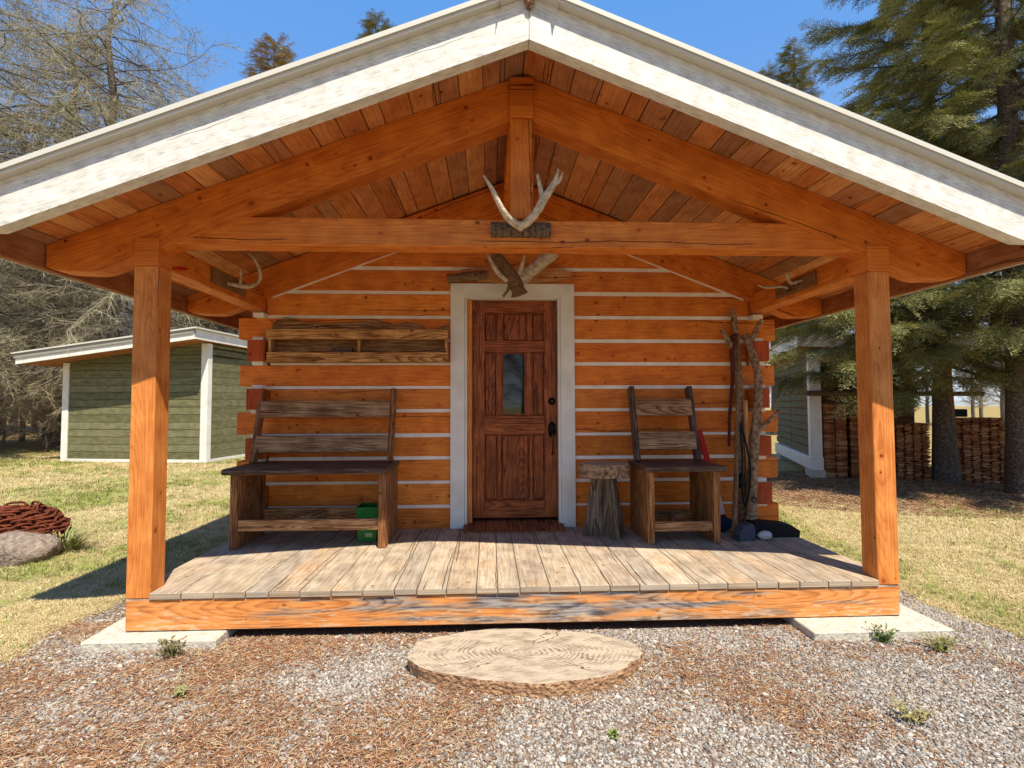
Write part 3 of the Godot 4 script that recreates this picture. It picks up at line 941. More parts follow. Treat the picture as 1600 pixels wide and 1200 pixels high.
func sticks() -> void:
	var d := DECK + 0.002
	stick("driftwood_branch", "thick pale forked branch leaning in the corner right of the chair", [V(2.055, d, -1.22), V(2.06, 0.42, -1.23), V(2.12, 0.8, -1.30), V(2.175, 1.174, -1.34), V(2.235, 1.595, -1.38), V(2.213, 1.83, -1.41), V(2.165, 2.06, -1.47)], [0.055, 0.05, 0.042, 0.04, 0.036, 0.034, 0.034], M.pale_bark,
		[[[V(2.175, 1.15, -1.33), V(2.26, 1.25, -1.29), V(2.345, 1.36, -1.24)], [0.028, 0.02, 0.016]], [[V(2.19, 1.95, -1.44), V(2.24, 2.08, -1.43), V(2.30, 2.19, -1.42)], [0.024, 0.022, 0.02]], [[V(2.085, 0.58, -1.24), V(2.085, 0.58, -1.195)], [0.03, 0.026], M.bark]])
	stick("bark_pole", "straight grey barked pole behind the forked pale branch", [V(2.03, d, -1.33), V(2.075, 0.9, -1.41), V(2.09, 1.4, -1.45), V(2.095, 1.83, -1.48), V(2.075, 2.30, -1.51)], [0.036, 0.038, 0.037, 0.031, 0.024], M.pale_bark)
	stick("walking_stick", "reddish brown hooked stick hanging from its fork beside the grey barked pole", [V(1.939, 1.03, -1.36), V(1.96, 1.3, -1.38), V(2.0, 1.653, -1.39), V(2.005, 1.88, -1.40), V(2.03, 2.02, -1.43), V(2.075, 2.05, -1.46)], [0.013, 0.015, 0.018, 0.024, 0.028, 0.024], M.red_bark,
		[[[V(2.005, 1.93, -1.41), V(1.965, 2.02, -1.42), V(1.925, 2.10, -1.43)], [0.028, 0.024, 0.02], M.pale_bark]])
	stick("cane", "thin dark brown cane standing in front of the branches by the corner", [V(1.83, d, -1.08), V(1.90, 0.75, -1.16), V(1.98, 1.27, -1.28), V(2.05, 1.75, -1.38), V(2.085, 2.05, -1.445)], [0.022, 0.020, 0.017, 0.013, 0.012], M.antler_dark)
	stick("short_stick", "short peeled stick upright between the grey pole and forked branch", [V(2.10, d, -1.30), V(2.10, 0.9, -1.35), V(2.105, 1.445, -1.375)], [0.022, 0.022, 0.02], M.plank_oval)
	# black leather strap hanging in a loop
	var st := mb()
	var p := smooth([V(1.99, 1.25, -1.24), V(2.03, 1.02, -1.21), V(2.045, 0.85, -1.19), V(2.02, 0.66, -1.17), V(1.975, 0.54, -1.15), V(1.95, 0.66, -1.155), V(1.965, 0.95, -1.17), V(1.985, 1.24, -1.235)], 6)
	st.tube(p, radii([0.008, 0.008], p.size()), 6)
	one("strap", st.mesh(), M.black_metal, "black strap loop hanging down between cane and pale branch", "strap")
	var bl := mb()
	bl.lump(V(1.955, 0.75, -1.20), V(0.055, 0.06, 0.05), noise(8, 0.8), 0.25, 10, 14)
	one("pouch", bl.mesh(), M.rubber, "small black pouch hung on the strap by the cane", "pouch")
	# red marker board behind the chair, white band near the foot
	var r := thing("marker_board", "narrow red board with a white band leaning behind the chair", "board", V(1.93, d, -1.43))
	var up := (V(1.722, 1.175, -1.50) - V(1.93, d, -1.43))
	for q in [[0.0, 0.13, "red"], [0.131, 0.34, "paint_white"], [0.341, 1.0, "red"]]:
		board("band", up * q[0], up * q[1], V(1, 0, 0), 0.048, 0.02, 0.002, M[q[2]], r)
	# a dark chamfered block and stones at the foot of the sticks
	var k := thing("black_block", "low black block with a sloping end at the porch corner", "block", V(2.17, d, -1.12))
	var pk := mb()
	pk.prism(PackedVector2Array([Vector2(-0.16, 0), Vector2(0.22, 0), Vector2(0.225, 0.05), Vector2(0.15, 0.10), Vector2(-0.08, 0.125), Vector2(-0.16, 0.12)]), -0.09, 0.06)
	part("body", pk.mesh(), M.rubber, k)
	var sl := mb()
	sl.prism(PackedVector2Array([Vector2(-0.078, 0), Vector2(0.058, 0), Vector2(0.07, 0.06), Vector2(0.062, 0.118), Vector2(0.035, 0.142), Vector2(-0.005, 0.128), Vector2(-0.05, 0.112), Vector2(-0.082, 0.05)]), -0.045, 0.035)
	var so := one("slate_piece", sl.mesh(), M.slate_stone, "upright blue grey slate piece at the foot of the branches", "stone")
	so.position = V(1.89, d, -0.99)
	so.rotation.y = 0.2
	var qz := mb()
	qz.lump(V(0, 0, 0), V(0.062, 0.036, 0.045), noise(9, 0.7), 0.2, 10, 14)
	var qo := one("white_stone", qz.mesh(), M.quartz, "smooth white stone lying before the black block", "stone")
	qo.position = V(2.055, d + 0.034, -1.0)
	var bd := mb()
	bd.lump(V(0, 0, 0), V(0.12, 0.07, 0.08), noise(10, 0.8), 0.25, 12, 16)
	var bo := one("blue_bundle", bd.mesh(), mat("blue_cloth", Color(0.10, 0.14, 0.22), 0.9), "dark blue cloth bundle on the floor behind the chair", "cloth")
	bo.position = V(1.80, d + 0.066, -1.30)


func bin() -> void:
	var b := thing("green_bin", "small green plastic bin under the right end of the bench", "bin", V(-1.225, DECK + 0.002, -1.2))
	var lo := [Vector3(-0.075, 0, -0.09), Vector3(0.075, 0, -0.09), Vector3(0.075, 0, 0.09), Vector3(-0.075, 0, 0.09)]
	var m := mb()
	for i in 4:
		var j := (i + 1) % 4
		var a: Vector3 = lo[i]
		var e: Vector3 = lo[j]
		var a2 := Vector3(a.x * 1.15, 0.28, a.z * 1.15)
		var e2 := Vector3(e.x * 1.15, 0.28, e.z * 1.15)
		var nn := (e - a).cross(Vector3.UP).normalized()
		if nn.dot(a + e) < 0.0:
			nn = -nn
		var q := Vector2()
		m.quad(a, e, e2, a2, nn, q, q, q, q)
		var s := 0.965
		m.quad(Vector3(a.x * s, 0.004, a.z * s), Vector3(e.x * s, 0.004, e.z * s), Vector3(e2.x * s, 0.28, e2.z * s), Vector3(a2.x * s, 0.28, a2.z * s), -nn, q, q, q, q)
		m.quad(a2, e2, Vector3(e2.x * s, 0.28, e2.z * s), Vector3(a2.x * s, 0.28, a2.z * s), Vector3.UP, q, q, q, q)
	m.quad(lo[0], lo[1], lo[2], lo[3], Vector3.DOWN, Vector2(), Vector2(), Vector2(), Vector2())
	part("body", m.mesh(), M.green, b)
	for s in [-1, 1]:
		bar("rim", V(-0.093, 0.255, s * 0.098 - 0.006), V(0.093, 0.283, s * 0.098 + 0.006), 0.004, 0, M.green, b)
		bar("rim", V(s * 0.088 - 0.005, 0.256, -0.0915), V(s * 0.088 + 0.005, 0.282, 0.0915), 0.004, 2, M.green, b)
	var lb := mb()
	lb.box(V(0.06, 0.035, 0.002), 0.0, 0)
	part("label", lb.mesh(), M.sticker, b, Transform3D(Basis(Vector3(1, 0, 0), 0.05), V(0.015, 0.055, 0.0945)))
	for k in 4:
		var ln := mb()
		ln.box(V([0.075, 0.06, 0.07, 0.05][k], 0.006, 0.002), 0.0, 0)
		part("print_line", ln.mesh(), mat("green_print%d" % k, Color(0.30, 0.58, 0.33), 0.5), b, Transform3D(Basis(Vector3(1, 0, 0), 0.05), V(0, 0.095 + k * 0.016, 0.0965 + k * 0.0008)))


func horn(parent: Node3D, called: String, pts: Array, r: Array, m: Material, o: Vector3, sides := 10) -> void:
	var p := smooth(pts, 5)
	for i in p.size():
		p[i] = p[i] - o
	var b := mb()
	b.tube(p, radii(r, p.size()), sides, 0.04, rng)
	part(called, b.mesh(), m, parent)


func antlers() -> void:
	# on the tie beam: half a small log and a shed antler
	var o := V(-0.017, 2.478, -0.02)
	var t := thing("beam_antler", "forked pale antler on a half log mount on the tie beam", "antler", o)
	var hl := mb()
	var q := PackedVector2Array()
	for i in 9:
		var a := -PI * 0.5 + PI * i / 8.0
		q.append(Vector2(cos(a) * 0.05 + 0.002 - 0.002, 0.049 + sin(a) * 0.049))
	hl.prism(q, -0.19, 0.19, Vector2(0, 1), Transform3D(Basis(V(0, 0, 1), V(0, 1, 0), V(-1, 0, 0)), V(0, 0, -0.005)))
	part("mount", hl.mesh(), M.bark, t)
	horn(t, "beam", [V(-0.019, 2.520, 0.045), V(-0.06, 2.540, 0.07), V(-0.105, 2.567, 0.1), V(-0.141, 2.611, 0.12), V(-0.173, 2.666, 0.14), V(-0.204, 2.725, 0.15), V(-0.252, 2.803, 0.15)], [0.024, 0.026, 0.024, 0.020, 0.017, 0.014, 0.004], M.antler, o)
	horn(t, "beam", [V(-0.025, 2.522, 0.045), V(0.012, 2.541, 0.07), V(0.053, 2.569, 0.1), V(0.091, 2.622, 0.12), V(0.118, 2.674, 0.13), V(0.157, 2.726, 0.14), V(0.187, 2.782, 0.15), V(0.204, 2.847, 0.16)], [0.024, 0.026, 0.026, 0.026, 0.027, 0.022, 0.015, 0.004], M.antler, o)
	horn(t, "tine", [V(0.175, 2.748, 0.145), V(0.211, 2.779, 0.15), V(0.229, 2.824, 0.16)], [0.012, 0.012, 0.003], M.antler, o)
	horn(t, "tine", [V(0.110, 2.665, 0.125), V(0.096, 2.738, 0.13), V(0.078, 2.825, 0.13)], [0.018, 0.015, 0.007], M.antler, o)
	horn(t, "burr", [V(-0.02, 2.535, 0.02), V(-0.02, 2.51, 0.06)], [0.022, 0.018], M.antler, o)
	# over the door: an oval plank, a thick brown antler stump and beams
	o = V(0.0, 2.5, WZ)
	t = thing("door_antlers", "thick brown antlers on an oval plank above the door", "antler", o)
	var ov := PackedVector2Array()
	for i in 40:
		var a := TAU * i / 40
		ov.append(Vector2(0.01 + cos(a) * 0.55, 0.118 + sin(a) * 0.080 * (1.0 + 0.06 * sin(3.0 * a))))
	var om := mb()
	om.prism(ov, 0.005, 0.045)
	part("plank", om.mesh(), M.plank_oval, t)
	horn(t, "driftwood", [V(-0.60, 2.562, WZ + 0.09), V(-0.5, 2.572, WZ + 0.085), V(-0.38, 2.588, WZ + 0.08), V(-0.24, 2.60, WZ + 0.07)], [0.045, 0.036, 0.046, 0.04], M.antler_dark, o)
	horn(t, "stump", [V(-0.17, 2.75, -1.33), V(-0.075, 2.608, -1.29), V(0.003, 2.49, -1.26), V(0.03, 2.425, -1.25), V(0.046, 2.375, -1.25)], [0.055, 0.06, 0.068, 0.058, 0.078], M.antler_dark, o, 14)
	horn(t, "root", [V(0.0, 2.58, WZ + 0.03), V(-0.01, 2.56, -1.40), V(-0.02, 2.53, -1.28)], [0.05, 0.05, 0.05], M.antler_dark, o)
	horn(t, "tine", [V(-0.06, 2.49, -1.24), V(-0.143, 2.56, -1.22), V(-0.193, 2.633, -1.2), V(-0.234, 2.722, -1.2)], [0.02, 0.022, 0.018, 0.005], M.antler, o)
	horn(t, "beam", [V(0.02, 2.47, -1.27), V(0.061, 2.509, -1.28), V(0.176, 2.618, -1.3), V(0.27, 2.705, -1.32), V(0.351, 2.775, -1.32)], [0.045, 0.055, 0.055, 0.062, 0.068], M.antler, o, 12)
	horn(t, "prong", [V(0.0, 2.46, -1.25), V(-0.04, 2.435, -1.23), V(-0.066, 2.392, -1.22), V(-0.099, 2.35, -1.22)], [0.016, 0.016, 0.012, 0.012], M.antler_dark, o)
	horn(t, "tine", [V(0.03, 2.53, -1.27), V(0.06, 2.60, -1.26), V(0.095, 2.729, -1.25)], [0.022, 0.024, 0.005], M.antler, o)
	# on the inner faces of the plates: small plaques
	o = V(-2.255, 2.37, -0.86)
	t = thing("plaque_antler", "curved antler on a plain plaque on the left porch beam", "antler", o)
	bar("plaque", V(0.0015, -0.056, -0.26), V(0.022, 0.058, 0.26), 0.004, 2, M.plaque, t)
	horn(t, "beam", [V(-2.235, 2.352, -0.80), V(-2.2, 2.36, -0.914), V(-2.16, 2.366, -0.969), V(-2.12, 2.401, -1.027), V(-2.09, 2.452, -1.033), V(-2.07, 2.506, -0.974), V(-2.05, 2.55, -0.852), V(-2.03, 2.555, -0.69)], [0.014, 0.017, 0.018, 0.017, 0.016, 0.014, 0.010, 0.003], M.antler, o)
	horn(t, "tine", [V(-2.195, 2.362, -0.912), V(-2.18, 2.429, -0.902), V(-2.17, 2.475, -0.875)], [0.012, 0.010, 0.003], M.antler, o)
	o = V(2.255, 2.363, -0.80)
	t = thing("small_antler", "small branched antlers on a lettered plaque on the right porch beam", "antler", o)
	bar("plaque", V(-0.022, -0.054, -0.27), V(-0.0015, 0.056, 0.27), 0.004, 2, M.plaque, t)
	for k in 3:
		for j in 5:
			var lt := mb()
			lt.box(V(0.001, [0.014, 0.018, 0.011, 0.016, 0.012][(j + k) % 5], [0.012, 0.018, 0.009, 0.022, 0.014][(j * 2 + k) % 5]), 0.0, 2)
			part("lettering", lt.mesh(), M.ink, t, Transform3D(Basis.IDENTITY, V(-0.0227, 0.028 - k * 0.027, 0.09 - j * 0.036 - k * 0.02)))
	horn(t, "beam", [V(2.235, 2.363, -0.88), V(2.2, 2.382, -0.911), V(2.15, 2.386, -0.949), V(2.1, 2.392, -0.989), V(2.05, 2.417, -1.01)], [0.009, 0.011, 0.011, 0.009, 0.003], M.antler, o)
	horn(t, "beam", [V(2.235, 2.379, -0.75), V(2.2, 2.378, -0.766), V(2.17, 2.399, -0.756), V(2.13, 2.42, -0.703), V(2.1, 2.443, -0.684)], [0.012, 0.013, 0.013, 0.010, 0.004], M.antler, o)
	horn(t, "tine", [V(2.165, 2.405, -0.74), V(2.13, 2.433, -0.646)], [0.009, 0.004], M.antler, o)
	horn(t, "tine", [V(2.2, 2.376, -0.766), V(2.17, 2.36, -0.65), V(2.15, 2.345, -0.54)], [0.011, 0.009, 0.004], M.antler, o)
	# dry nest at the roof peak
	var ns := mb()
	ns.lump(V(0, 0, 0), V(0.026, 0.04, 0.02), noise(66, 1.2), 0.45, 12, 16)
	var nst := one("nest", ns.mesh(), M.antler_dark, "small brown nest clump hanging at the roof peak", "nest")
	nst.position = V(0.0, 3.585, 0.545)
	# small oddments on the left plate
	var rb := mb()
	var rp := smooth([V(-2.238, 2.29, -0.13), V(-2.232, 2.305, -0.19), V(-2.236, 2.318, -0.25), V(-2.237, 2.332, -0.29)], 4)
	rb.tube(rp, radii([0.006, 0.012, 0.011, 0.004], rp.size()), 6, 0.15, rng)
	one("red_ribbon", rb.mesh(), M.red, "small red ribbon tied at the top of the left post", "ribbon")
	var gb := mb()
	gb.prism(PackedVector2Array([Vector2(0, 0), Vector2(0.03, 0.022), Vector2(0.10, 0.045), Vector2(0.112, 0.04), Vector2(0.05, 0.006), Vector2(0.03, 0.0)]), -0.02, 0.02)
	var go := one("metal_bracket", gb.mesh(), M.slate, "grey metal bracket between left porch beam and rafter", "bracket")
	go.position = V(-2.245, 2.4462, -0.20)


# ---------------------------------------------------------------- yard
func yard_edge(a: float, k: FastNoiseLite, base: float) -> float:
	return base + k.get_noise_1d(a * 60.0) * 0.25


var edge_noise: FastNoiseLite


func in_yard(x: float, z: float) -> bool:
	if z < -1.3:
		return false
	var l := -2.92 - 0.12 * z + edge_noise.get_noise_1d(z * 60.0) * 0.16 - (0.5 * maxf(z - 0.2, 0.0))
	var r := 2.93 + 0.02 * z + edge_noise.get_noise_1d(z * 60.0 + 400.0) * 0.14 + (0.4 * maxf(z - 0.3, 0.0))
	return x > l and x < r


func copies(called: String, parent: Node3D, m: Mesh, material: Material, rows: Array, cols: Array) -> MultiMeshInstance3D:
	var mm := MultiMesh.new()
	mm.transform_format = MultiMesh.TRANSFORM_3D
	mm.use_colors = true
	mm.mesh = m
	mm.instance_count = rows.size()
	var buf := PackedFloat32Array()
	buf.resize(rows.size() * 16)
	for i in rows.size():
		var t: Transform3D = rows[i]
		var c: Color = cols[i]
		var k := i * 16
		var bx := t.basis.x
		var by := t.basis.y
		var bz := t.basis.z
		buf[k] = bx.x; buf[k + 1] = by.x; buf[k + 2] = bz.x; buf[k + 3] = t.origin.x
		buf[k + 4] = bx.y; buf[k + 5] = by.y; buf[k + 6] = bz.y; buf[k + 7] = t.origin.y
		buf[k + 8] = bx.z; buf[k + 9] = by.z; buf[k + 10] = bz.z; buf[k + 11] = t.origin.z
		buf[k + 12] = c.r; buf[k + 13] = c.g; buf[k + 14] = c.b; buf[k + 15] = 1.0
	mm.buffer = buf
	var o := MultiMeshInstance3D.new()
	o.name = called
	o.multimesh = mm
	o.material_override = material
	parent.add_child(o, true)
	o.set_meta("kind", "stuff")
	return o


func pebble(sd: int) -> Mesh:
	# an irregular low stone with few faces
	var rg := RandomNumberGenerator.new()
	rg.seed = sd
	var m := MB.new()
	var pts := []
	for i in 3:
		var ring := []
		var th: float = [0.55, 1.35, 2.3][i]
		for j in 6:
			var a := TAU * j / 6 + rg.randf_range(-0.3, 0.3) + i * 0.5
			var r := rg.randf_range(0.8, 1.15)
			ring.append(V(sin(th) * cos(a) * r, cos(th) * 0.62 * rg.randf_range(0.85, 1.1), sin(th) * sin(a) * 0.8 * r))
		pts.append(ring)
	var top := V(rg.randf_range(-0.1, 0.1), 0.62, 0)
	var q := Vector2()
	for j in 6:
		var k := (j + 1) % 6
		for f in [[top, pts[0][j], pts[0][k]], [pts[0][j], pts[1][j], pts[1][k]], [pts[0][j], pts[1][k], pts[0][k]], [pts[1][j], pts[2][j], pts[2][k]], [pts[1][j], pts[2][k], pts[1][k]]]:
			var nn: Vector3 = (f[1] - f[0]).cross(f[2] - f[0]).normalized()
			if nn.dot(f[0] + f[1] + f[2]) < 0.0:
				nn = -nn
			m.tri(f[0], f[1], f[2], nn, q, q, q)
	return m.mesh()


func blades(sd: int, count: int, ln: float, wd: float, lean: float) -> Mesh:
	var rg := RandomNumberGenerator.new()
	rg.seed = sd
	var m := MB.new()
	var q := Vector2()
	for i in count:
		var a := rg.randf_range(0, TAU)
		var d := V(cos(a), 0, sin(a))
		var side := V(-d.z, 0, d.x) * wd * 0.5
		var p := V(rg.randf_range(-0.03, 0.03), -0.004, rg.randf_range(-0.03, 0.03))
		var l := ln * rg.randf_range(0.55, 1.2)
		var le := lean * rg.randf_range(0.4, 1.5)
		var p1 := p + d * l * le * 0.35 + V(0, l * 0.55, 0)
		var p2 := p + d * l * le + V(0, l * (1.0 - 0.35 * le), 0)
		var nn := side.cross(p1 - p).normalized()
		m.quad(p - side, p + side, p1 + side * 0.8, p1 - side * 0.8, nn, q, q, q, q)
		m.tri(p1 - side * 0.8, p1 + side * 0.8, p2, side.cross(p2 - p1).normalized(), q, q, q)
	return m.mesh()


func ground() -> void:
	edge_noise = noise(77, 0.02, 3)
	var pl := MB.new()
	var q := Vector2()
	pl.quad(V(-300, 0, -300), V(300, 0, -300), V(300, 0, 300), V(-300, 0, 300), Vector3.UP, q, q, q, q)
	setting("ground", pl.mesh(), M.lawn)
	# gravel sheet with a ragged edge
	var g := MB.new()
	var zs := []
	var z := -1.3
	while z < 7.0:
		var l := -2.92 - 0.12 * z + edge_noise.get_noise_1d(z * 60.0) * 0.16 - (0.5 * maxf(z - 0.2, 0.0))
		var r := 2.93 + 0.02 * z + edge_noise.get_noise_1d(z * 60.0 + 400.0) * 0.14 + (0.4 * maxf(z - 0.3, 0.0))
		zs.append([z, l, r])
		z += 0.06
	for i in zs.size() - 1:
		var a = zs[i]
		var b = zs[i + 1]
		g.quad(V(a[1], 0.004, a[0]), V(a[2], 0.004, a[0]), V(b[2], 0.004, b[0]), V(b[1], 0.004, b[0]), Vector3.UP, q, q, q, q)
	setting("gravel_yard", g.mesh(), M.gravel)
	var rg := RandomNumberGenerator.new()
	rg.seed = 5
	var nn := noise(21, 0.5, 4)
	var fine := noise(22, 2.2, 3)
	# loose stones
	var sets := [[[], []], [[], []], [[], []]]
	var stone := [Color(0.31, 0.28, 0.245), Color(0.42, 0.39, 0.35), Color(0.20, 0.185, 0.17), Color(0.36, 0.30, 0.24), Color(0.45, 0.425, 0.385), Color(0.29, 0.22, 0.16), Color(0.26, 0.245, 0.225)]
	var needle_t := []
	var needle_c := []
	var nd := [Color(0.25, 0.115, 0.055), Color(0.33, 0.165, 0.08), Color(0.21, 0.09, 0.045), Color(0.37, 0.235, 0.125), Color(0.42, 0.31, 0.185)]
	for i in 215000:
		var x := rg.randf_range(-3.3, 3.3)
		var zz := -0.35 + pow(rg.randf(), 1.15) * 2.6
		if absf(x) > 2.3 and rg.randf() < 0.25:
			zz = rg.randf_range(-1.3, 0.0)
		if not in_yard(x, zz):
			continue
		if zz < -0.02 and absf(x) < 2.36:
			continue
		# needle litter lies in patches, mostly to the left and round the step
		var cover := 0.40 - x * 0.11 + nn.get_noise_2d(x * 1.3, zz * 1.3) * 1.05 + fine.get_noise_2d(x, zz) * 0.5
		cover -= 0.35 * clampf((x - 1.5), 0.0, 1.0)
		if rg.randf() < clampf(cover * 0.75, 0.03, 0.80):
			continue
		var s := rg.randf_range(0.0035, 0.0082)
		if rg.randf() < 0.025:
			s *= 1.9
		var k := rg.randi() % 3
		sets[k][0].append(Transform3D(Basis.from_euler(V(rg.randf_range(-0.5, 0.5), rg.randf_range(0, TAU), rg.randf_range(-0.5, 0.5))).scaled_local(V(s * 1.25, s, s)), V(x, 0.004 + s * rg.randf_range(0.1, 0.5), zz)))
		var cc: Color = stone[rg.randi() % stone.size()] * rg.randf_range(0.8, 1.2)
		sets[k][1].append(cc)
	var holder := Node3D.new()
	holder.name = "gravel"
	add_child(holder)
	tag(holder, "grey and white gravel stones lying loose in the yard", "gravel", "", "stuff")
	for k in 3:
		copies("stones", holder, pebble(k + 3), M.copy, sets[k][0], sets[k][1])
	# dry needles
	for i in 120000:
		var x := rg.randf_range(-3.4, 3.2)
		var zz := -0.3 + pow(rg.randf(), 1.1) * 2.5
		if (zz < -0.02 and absf(x) < 2.36) or x > 2.6:
			continue
		var cover := 0.40 - x * 0.11 + nn.get_noise_2d(x * 1.3, zz * 1.3) * 1.05 + fine.get_noise_2d(x, zz) * 0.5
		cover -= 0.35 * clampf((x - 1.5), 0.0, 1.0)
		if not in_yard(x, zz):
			cover = 0.5 if x < -2.0 and x > -3.4 else 0.0
		if rg.randf() > cover:
			continue
		needle_t.append(Transform3D(Basis.from_euler(V(rg.randf_range(-0.25, 0.25), rg.randf_range(0, TAU), rg.randf_range(-0.3, 0.3))).scaled_local(V(rg.randf_range(0.5, 1.3), 1, 1)), V(x, 0.008 + rg.randf() * 0.008, zz)))
		var nc: Color = nd[rg.randi() % nd.size()] * rg.randf_range(0.8, 1.45)
		needle_c.append(nc)
	var nm := MB.new()
	nm.box(V(0.042, 0.0016, 0.0022), 0.0, 0)
	var no := copies("needle_litter", self, nm.mesh(), M.copy, needle_t, needle_c)
	tag(no, "dry reddish brown needles scattered over the gravel", "needles")
	# lawn: short mixed blades, straw and green, denser near the cabin
	var gt := [[], [], []]
	var gc := [[], [], []]
	var patch := noise(23, 0.16, 3)
	var patch2 := noise(24, 0.9, 3)
	for i in 200000:
		# scattered round the front of the cabin, tufts growing coarser with the distance
		var u := rg.randf()
		var dist := 2.6 * pow(7.4, u)
		var dirn := rg.randf_range(-1.05, 0.16) if i % 5 < 3 else rg.randf_range(-0.95, 0.16)
		var x := cos(dirn) * dist * (-1.0 if i % 5 < 3 else 1.0)
		var zz := sin(dirn) * dist + 0.6
		if in_yard(x, zz) and rg.randf() > 0.012:
			continue
		if absf(x) < 2.6 and zz < -1.35:
			continue
		if zz > 2.5 or (x < 7.2 and x > 5.4 and zz < -6.3) or (x < -7.0 and x > -11.0 and zz < -10.6 - (x + 11.0) * -0.15):
			continue
		if pow((x - 7.2) / 3.6, 2.0) + pow((zz + 5.1) / 1.9, 2.0) < 1.0 and rg.randf() < 0.88:
			continue
		var gr := patch.get_noise_2d(x * 2.0, zz * 2.0) * 0.9 + patch2.get_noise_2d(x, zz) * 0.4 - 0.10
		if x > 2.0:
			gr += 0.75 * clampf(1.0 - absf(x - 3.15) / 0.5, 0.0, 1.0) - 0.14
		if x < -2.0 and zz > -1.2 and x > -3.3:
			gr -= 0.1
		var green := rg.randf() < clampf(gr + 0.24, 0.04, 0.9)
		var c := Color(0.62, 0.50, 0.24).lerp(Color(0.46, 0.34, 0.16), rg.randf())
		if green:
			c = Color(0.20, 0.25, 0.05).lerp(Color(0.34, 0.35, 0.10), rg.randf())
		elif rg.randf() < 0.25:
			c = Color(0.72, 0.62, 0.36)
		var k := 0 if not green else 1
		var s := rg.randf_range(0.6, 1.15) * (0.9 + u * 1.2)
		gt[k].append(Transform3D(Basis(Vector3.UP, rg.randf_range(0, TAU)).scaled_local(V(s, s * rg.randf_range(0.6, 1.0), s)), V(x, 0, zz)))
		gc[k].append(c)
	var lawn := Node3D.new()
	lawn.name = "grass"
	add_child(lawn)
	tag(lawn, "short straw coloured and green spring grass on the lawn", "grass", "", "stuff")
	copies("straw_blades", lawn, blades(1, 9, 0.05, 0.0034, 1.2), M.leaf_copy, gt[0], gc[0])
	copies("green_blades", lawn, blades(2, 9, 0.06, 0.0036, 0.7), M.leaf_copy, gt[1], gc[1])
	# leaf litter and needles under the spruces
	var lt := []
	var lc := []
	for i in 46000:
		var a := rg.randf_range(0, TAU)
		var r := sqrt(rg.randf()) * 3.1
		var x := 7.0 + cos(a) * r * 1.25
		var zz := -5.1 + sin(a) * r * 0.75
		lt.append(Transform3D(Basis.from_euler(V(rg.randf_range(-0.3, 0.3), rg.randf_range(0, TAU), rg.randf_range(-0.3, 0.3))).scaled_local(V(1.6, 2, 4)), V(x, 0.012 + rg.randf() * 0.02, zz)))
		var c2: Color = nd[rg.randi() % nd.size()] * rg.randf_range(0.6, 1.2)
		lc.append(c2)
	var lo := copies("leaf_litter", self, nm.mesh(), M.copy, lt, lc)
	tag(lo, "brown needle litter under the spruces by the woodshed", "needles")


func weed(label: String, at: Vector3, count: int, ln: float, c: Color) -> void:
	var t := thing("weed", label, "weed", at)
	var m := MB.new()
	var q := Vector2()
	for i in count:
		var a := rng.randf_range(0, TAU)
		var d := V(cos(a), 0, sin(a))
		var h := rng.randf_range(0.35, 1.0) * ln
		var tip := d * rng.randf_range(0.3, 1.0) * ln + V(0, h, 0)
		for k in 9:
			var f := (k + 1.0) / 9.0
			var p := V(tip.x * f, tip.y * (1.0 - (1.0 - f) * (1.0 - f)), tip.z * f)
			var e := V(rng.randf_range(-1, 1), rng.randf_range(-0.2, 0.9), rng.randf_range(-1, 1)).normalized() * 0.022
			var s := e.cross(V(0.3, 1, 0.2)).normalized() * 0.005
			m.tri(p - s, p + s, p + e, e.cross(s).normalized(), q, q, q)
		m.tri(V(-0.003, -0.002, 0), V(0.003, -0.002, 0), tip, V(0, 0.3, 1).normalized(), q, q, q)
	part("leaves", m.mesh(), mat("weed_%d" % used.get("weed", 0), c, 0.8), t)


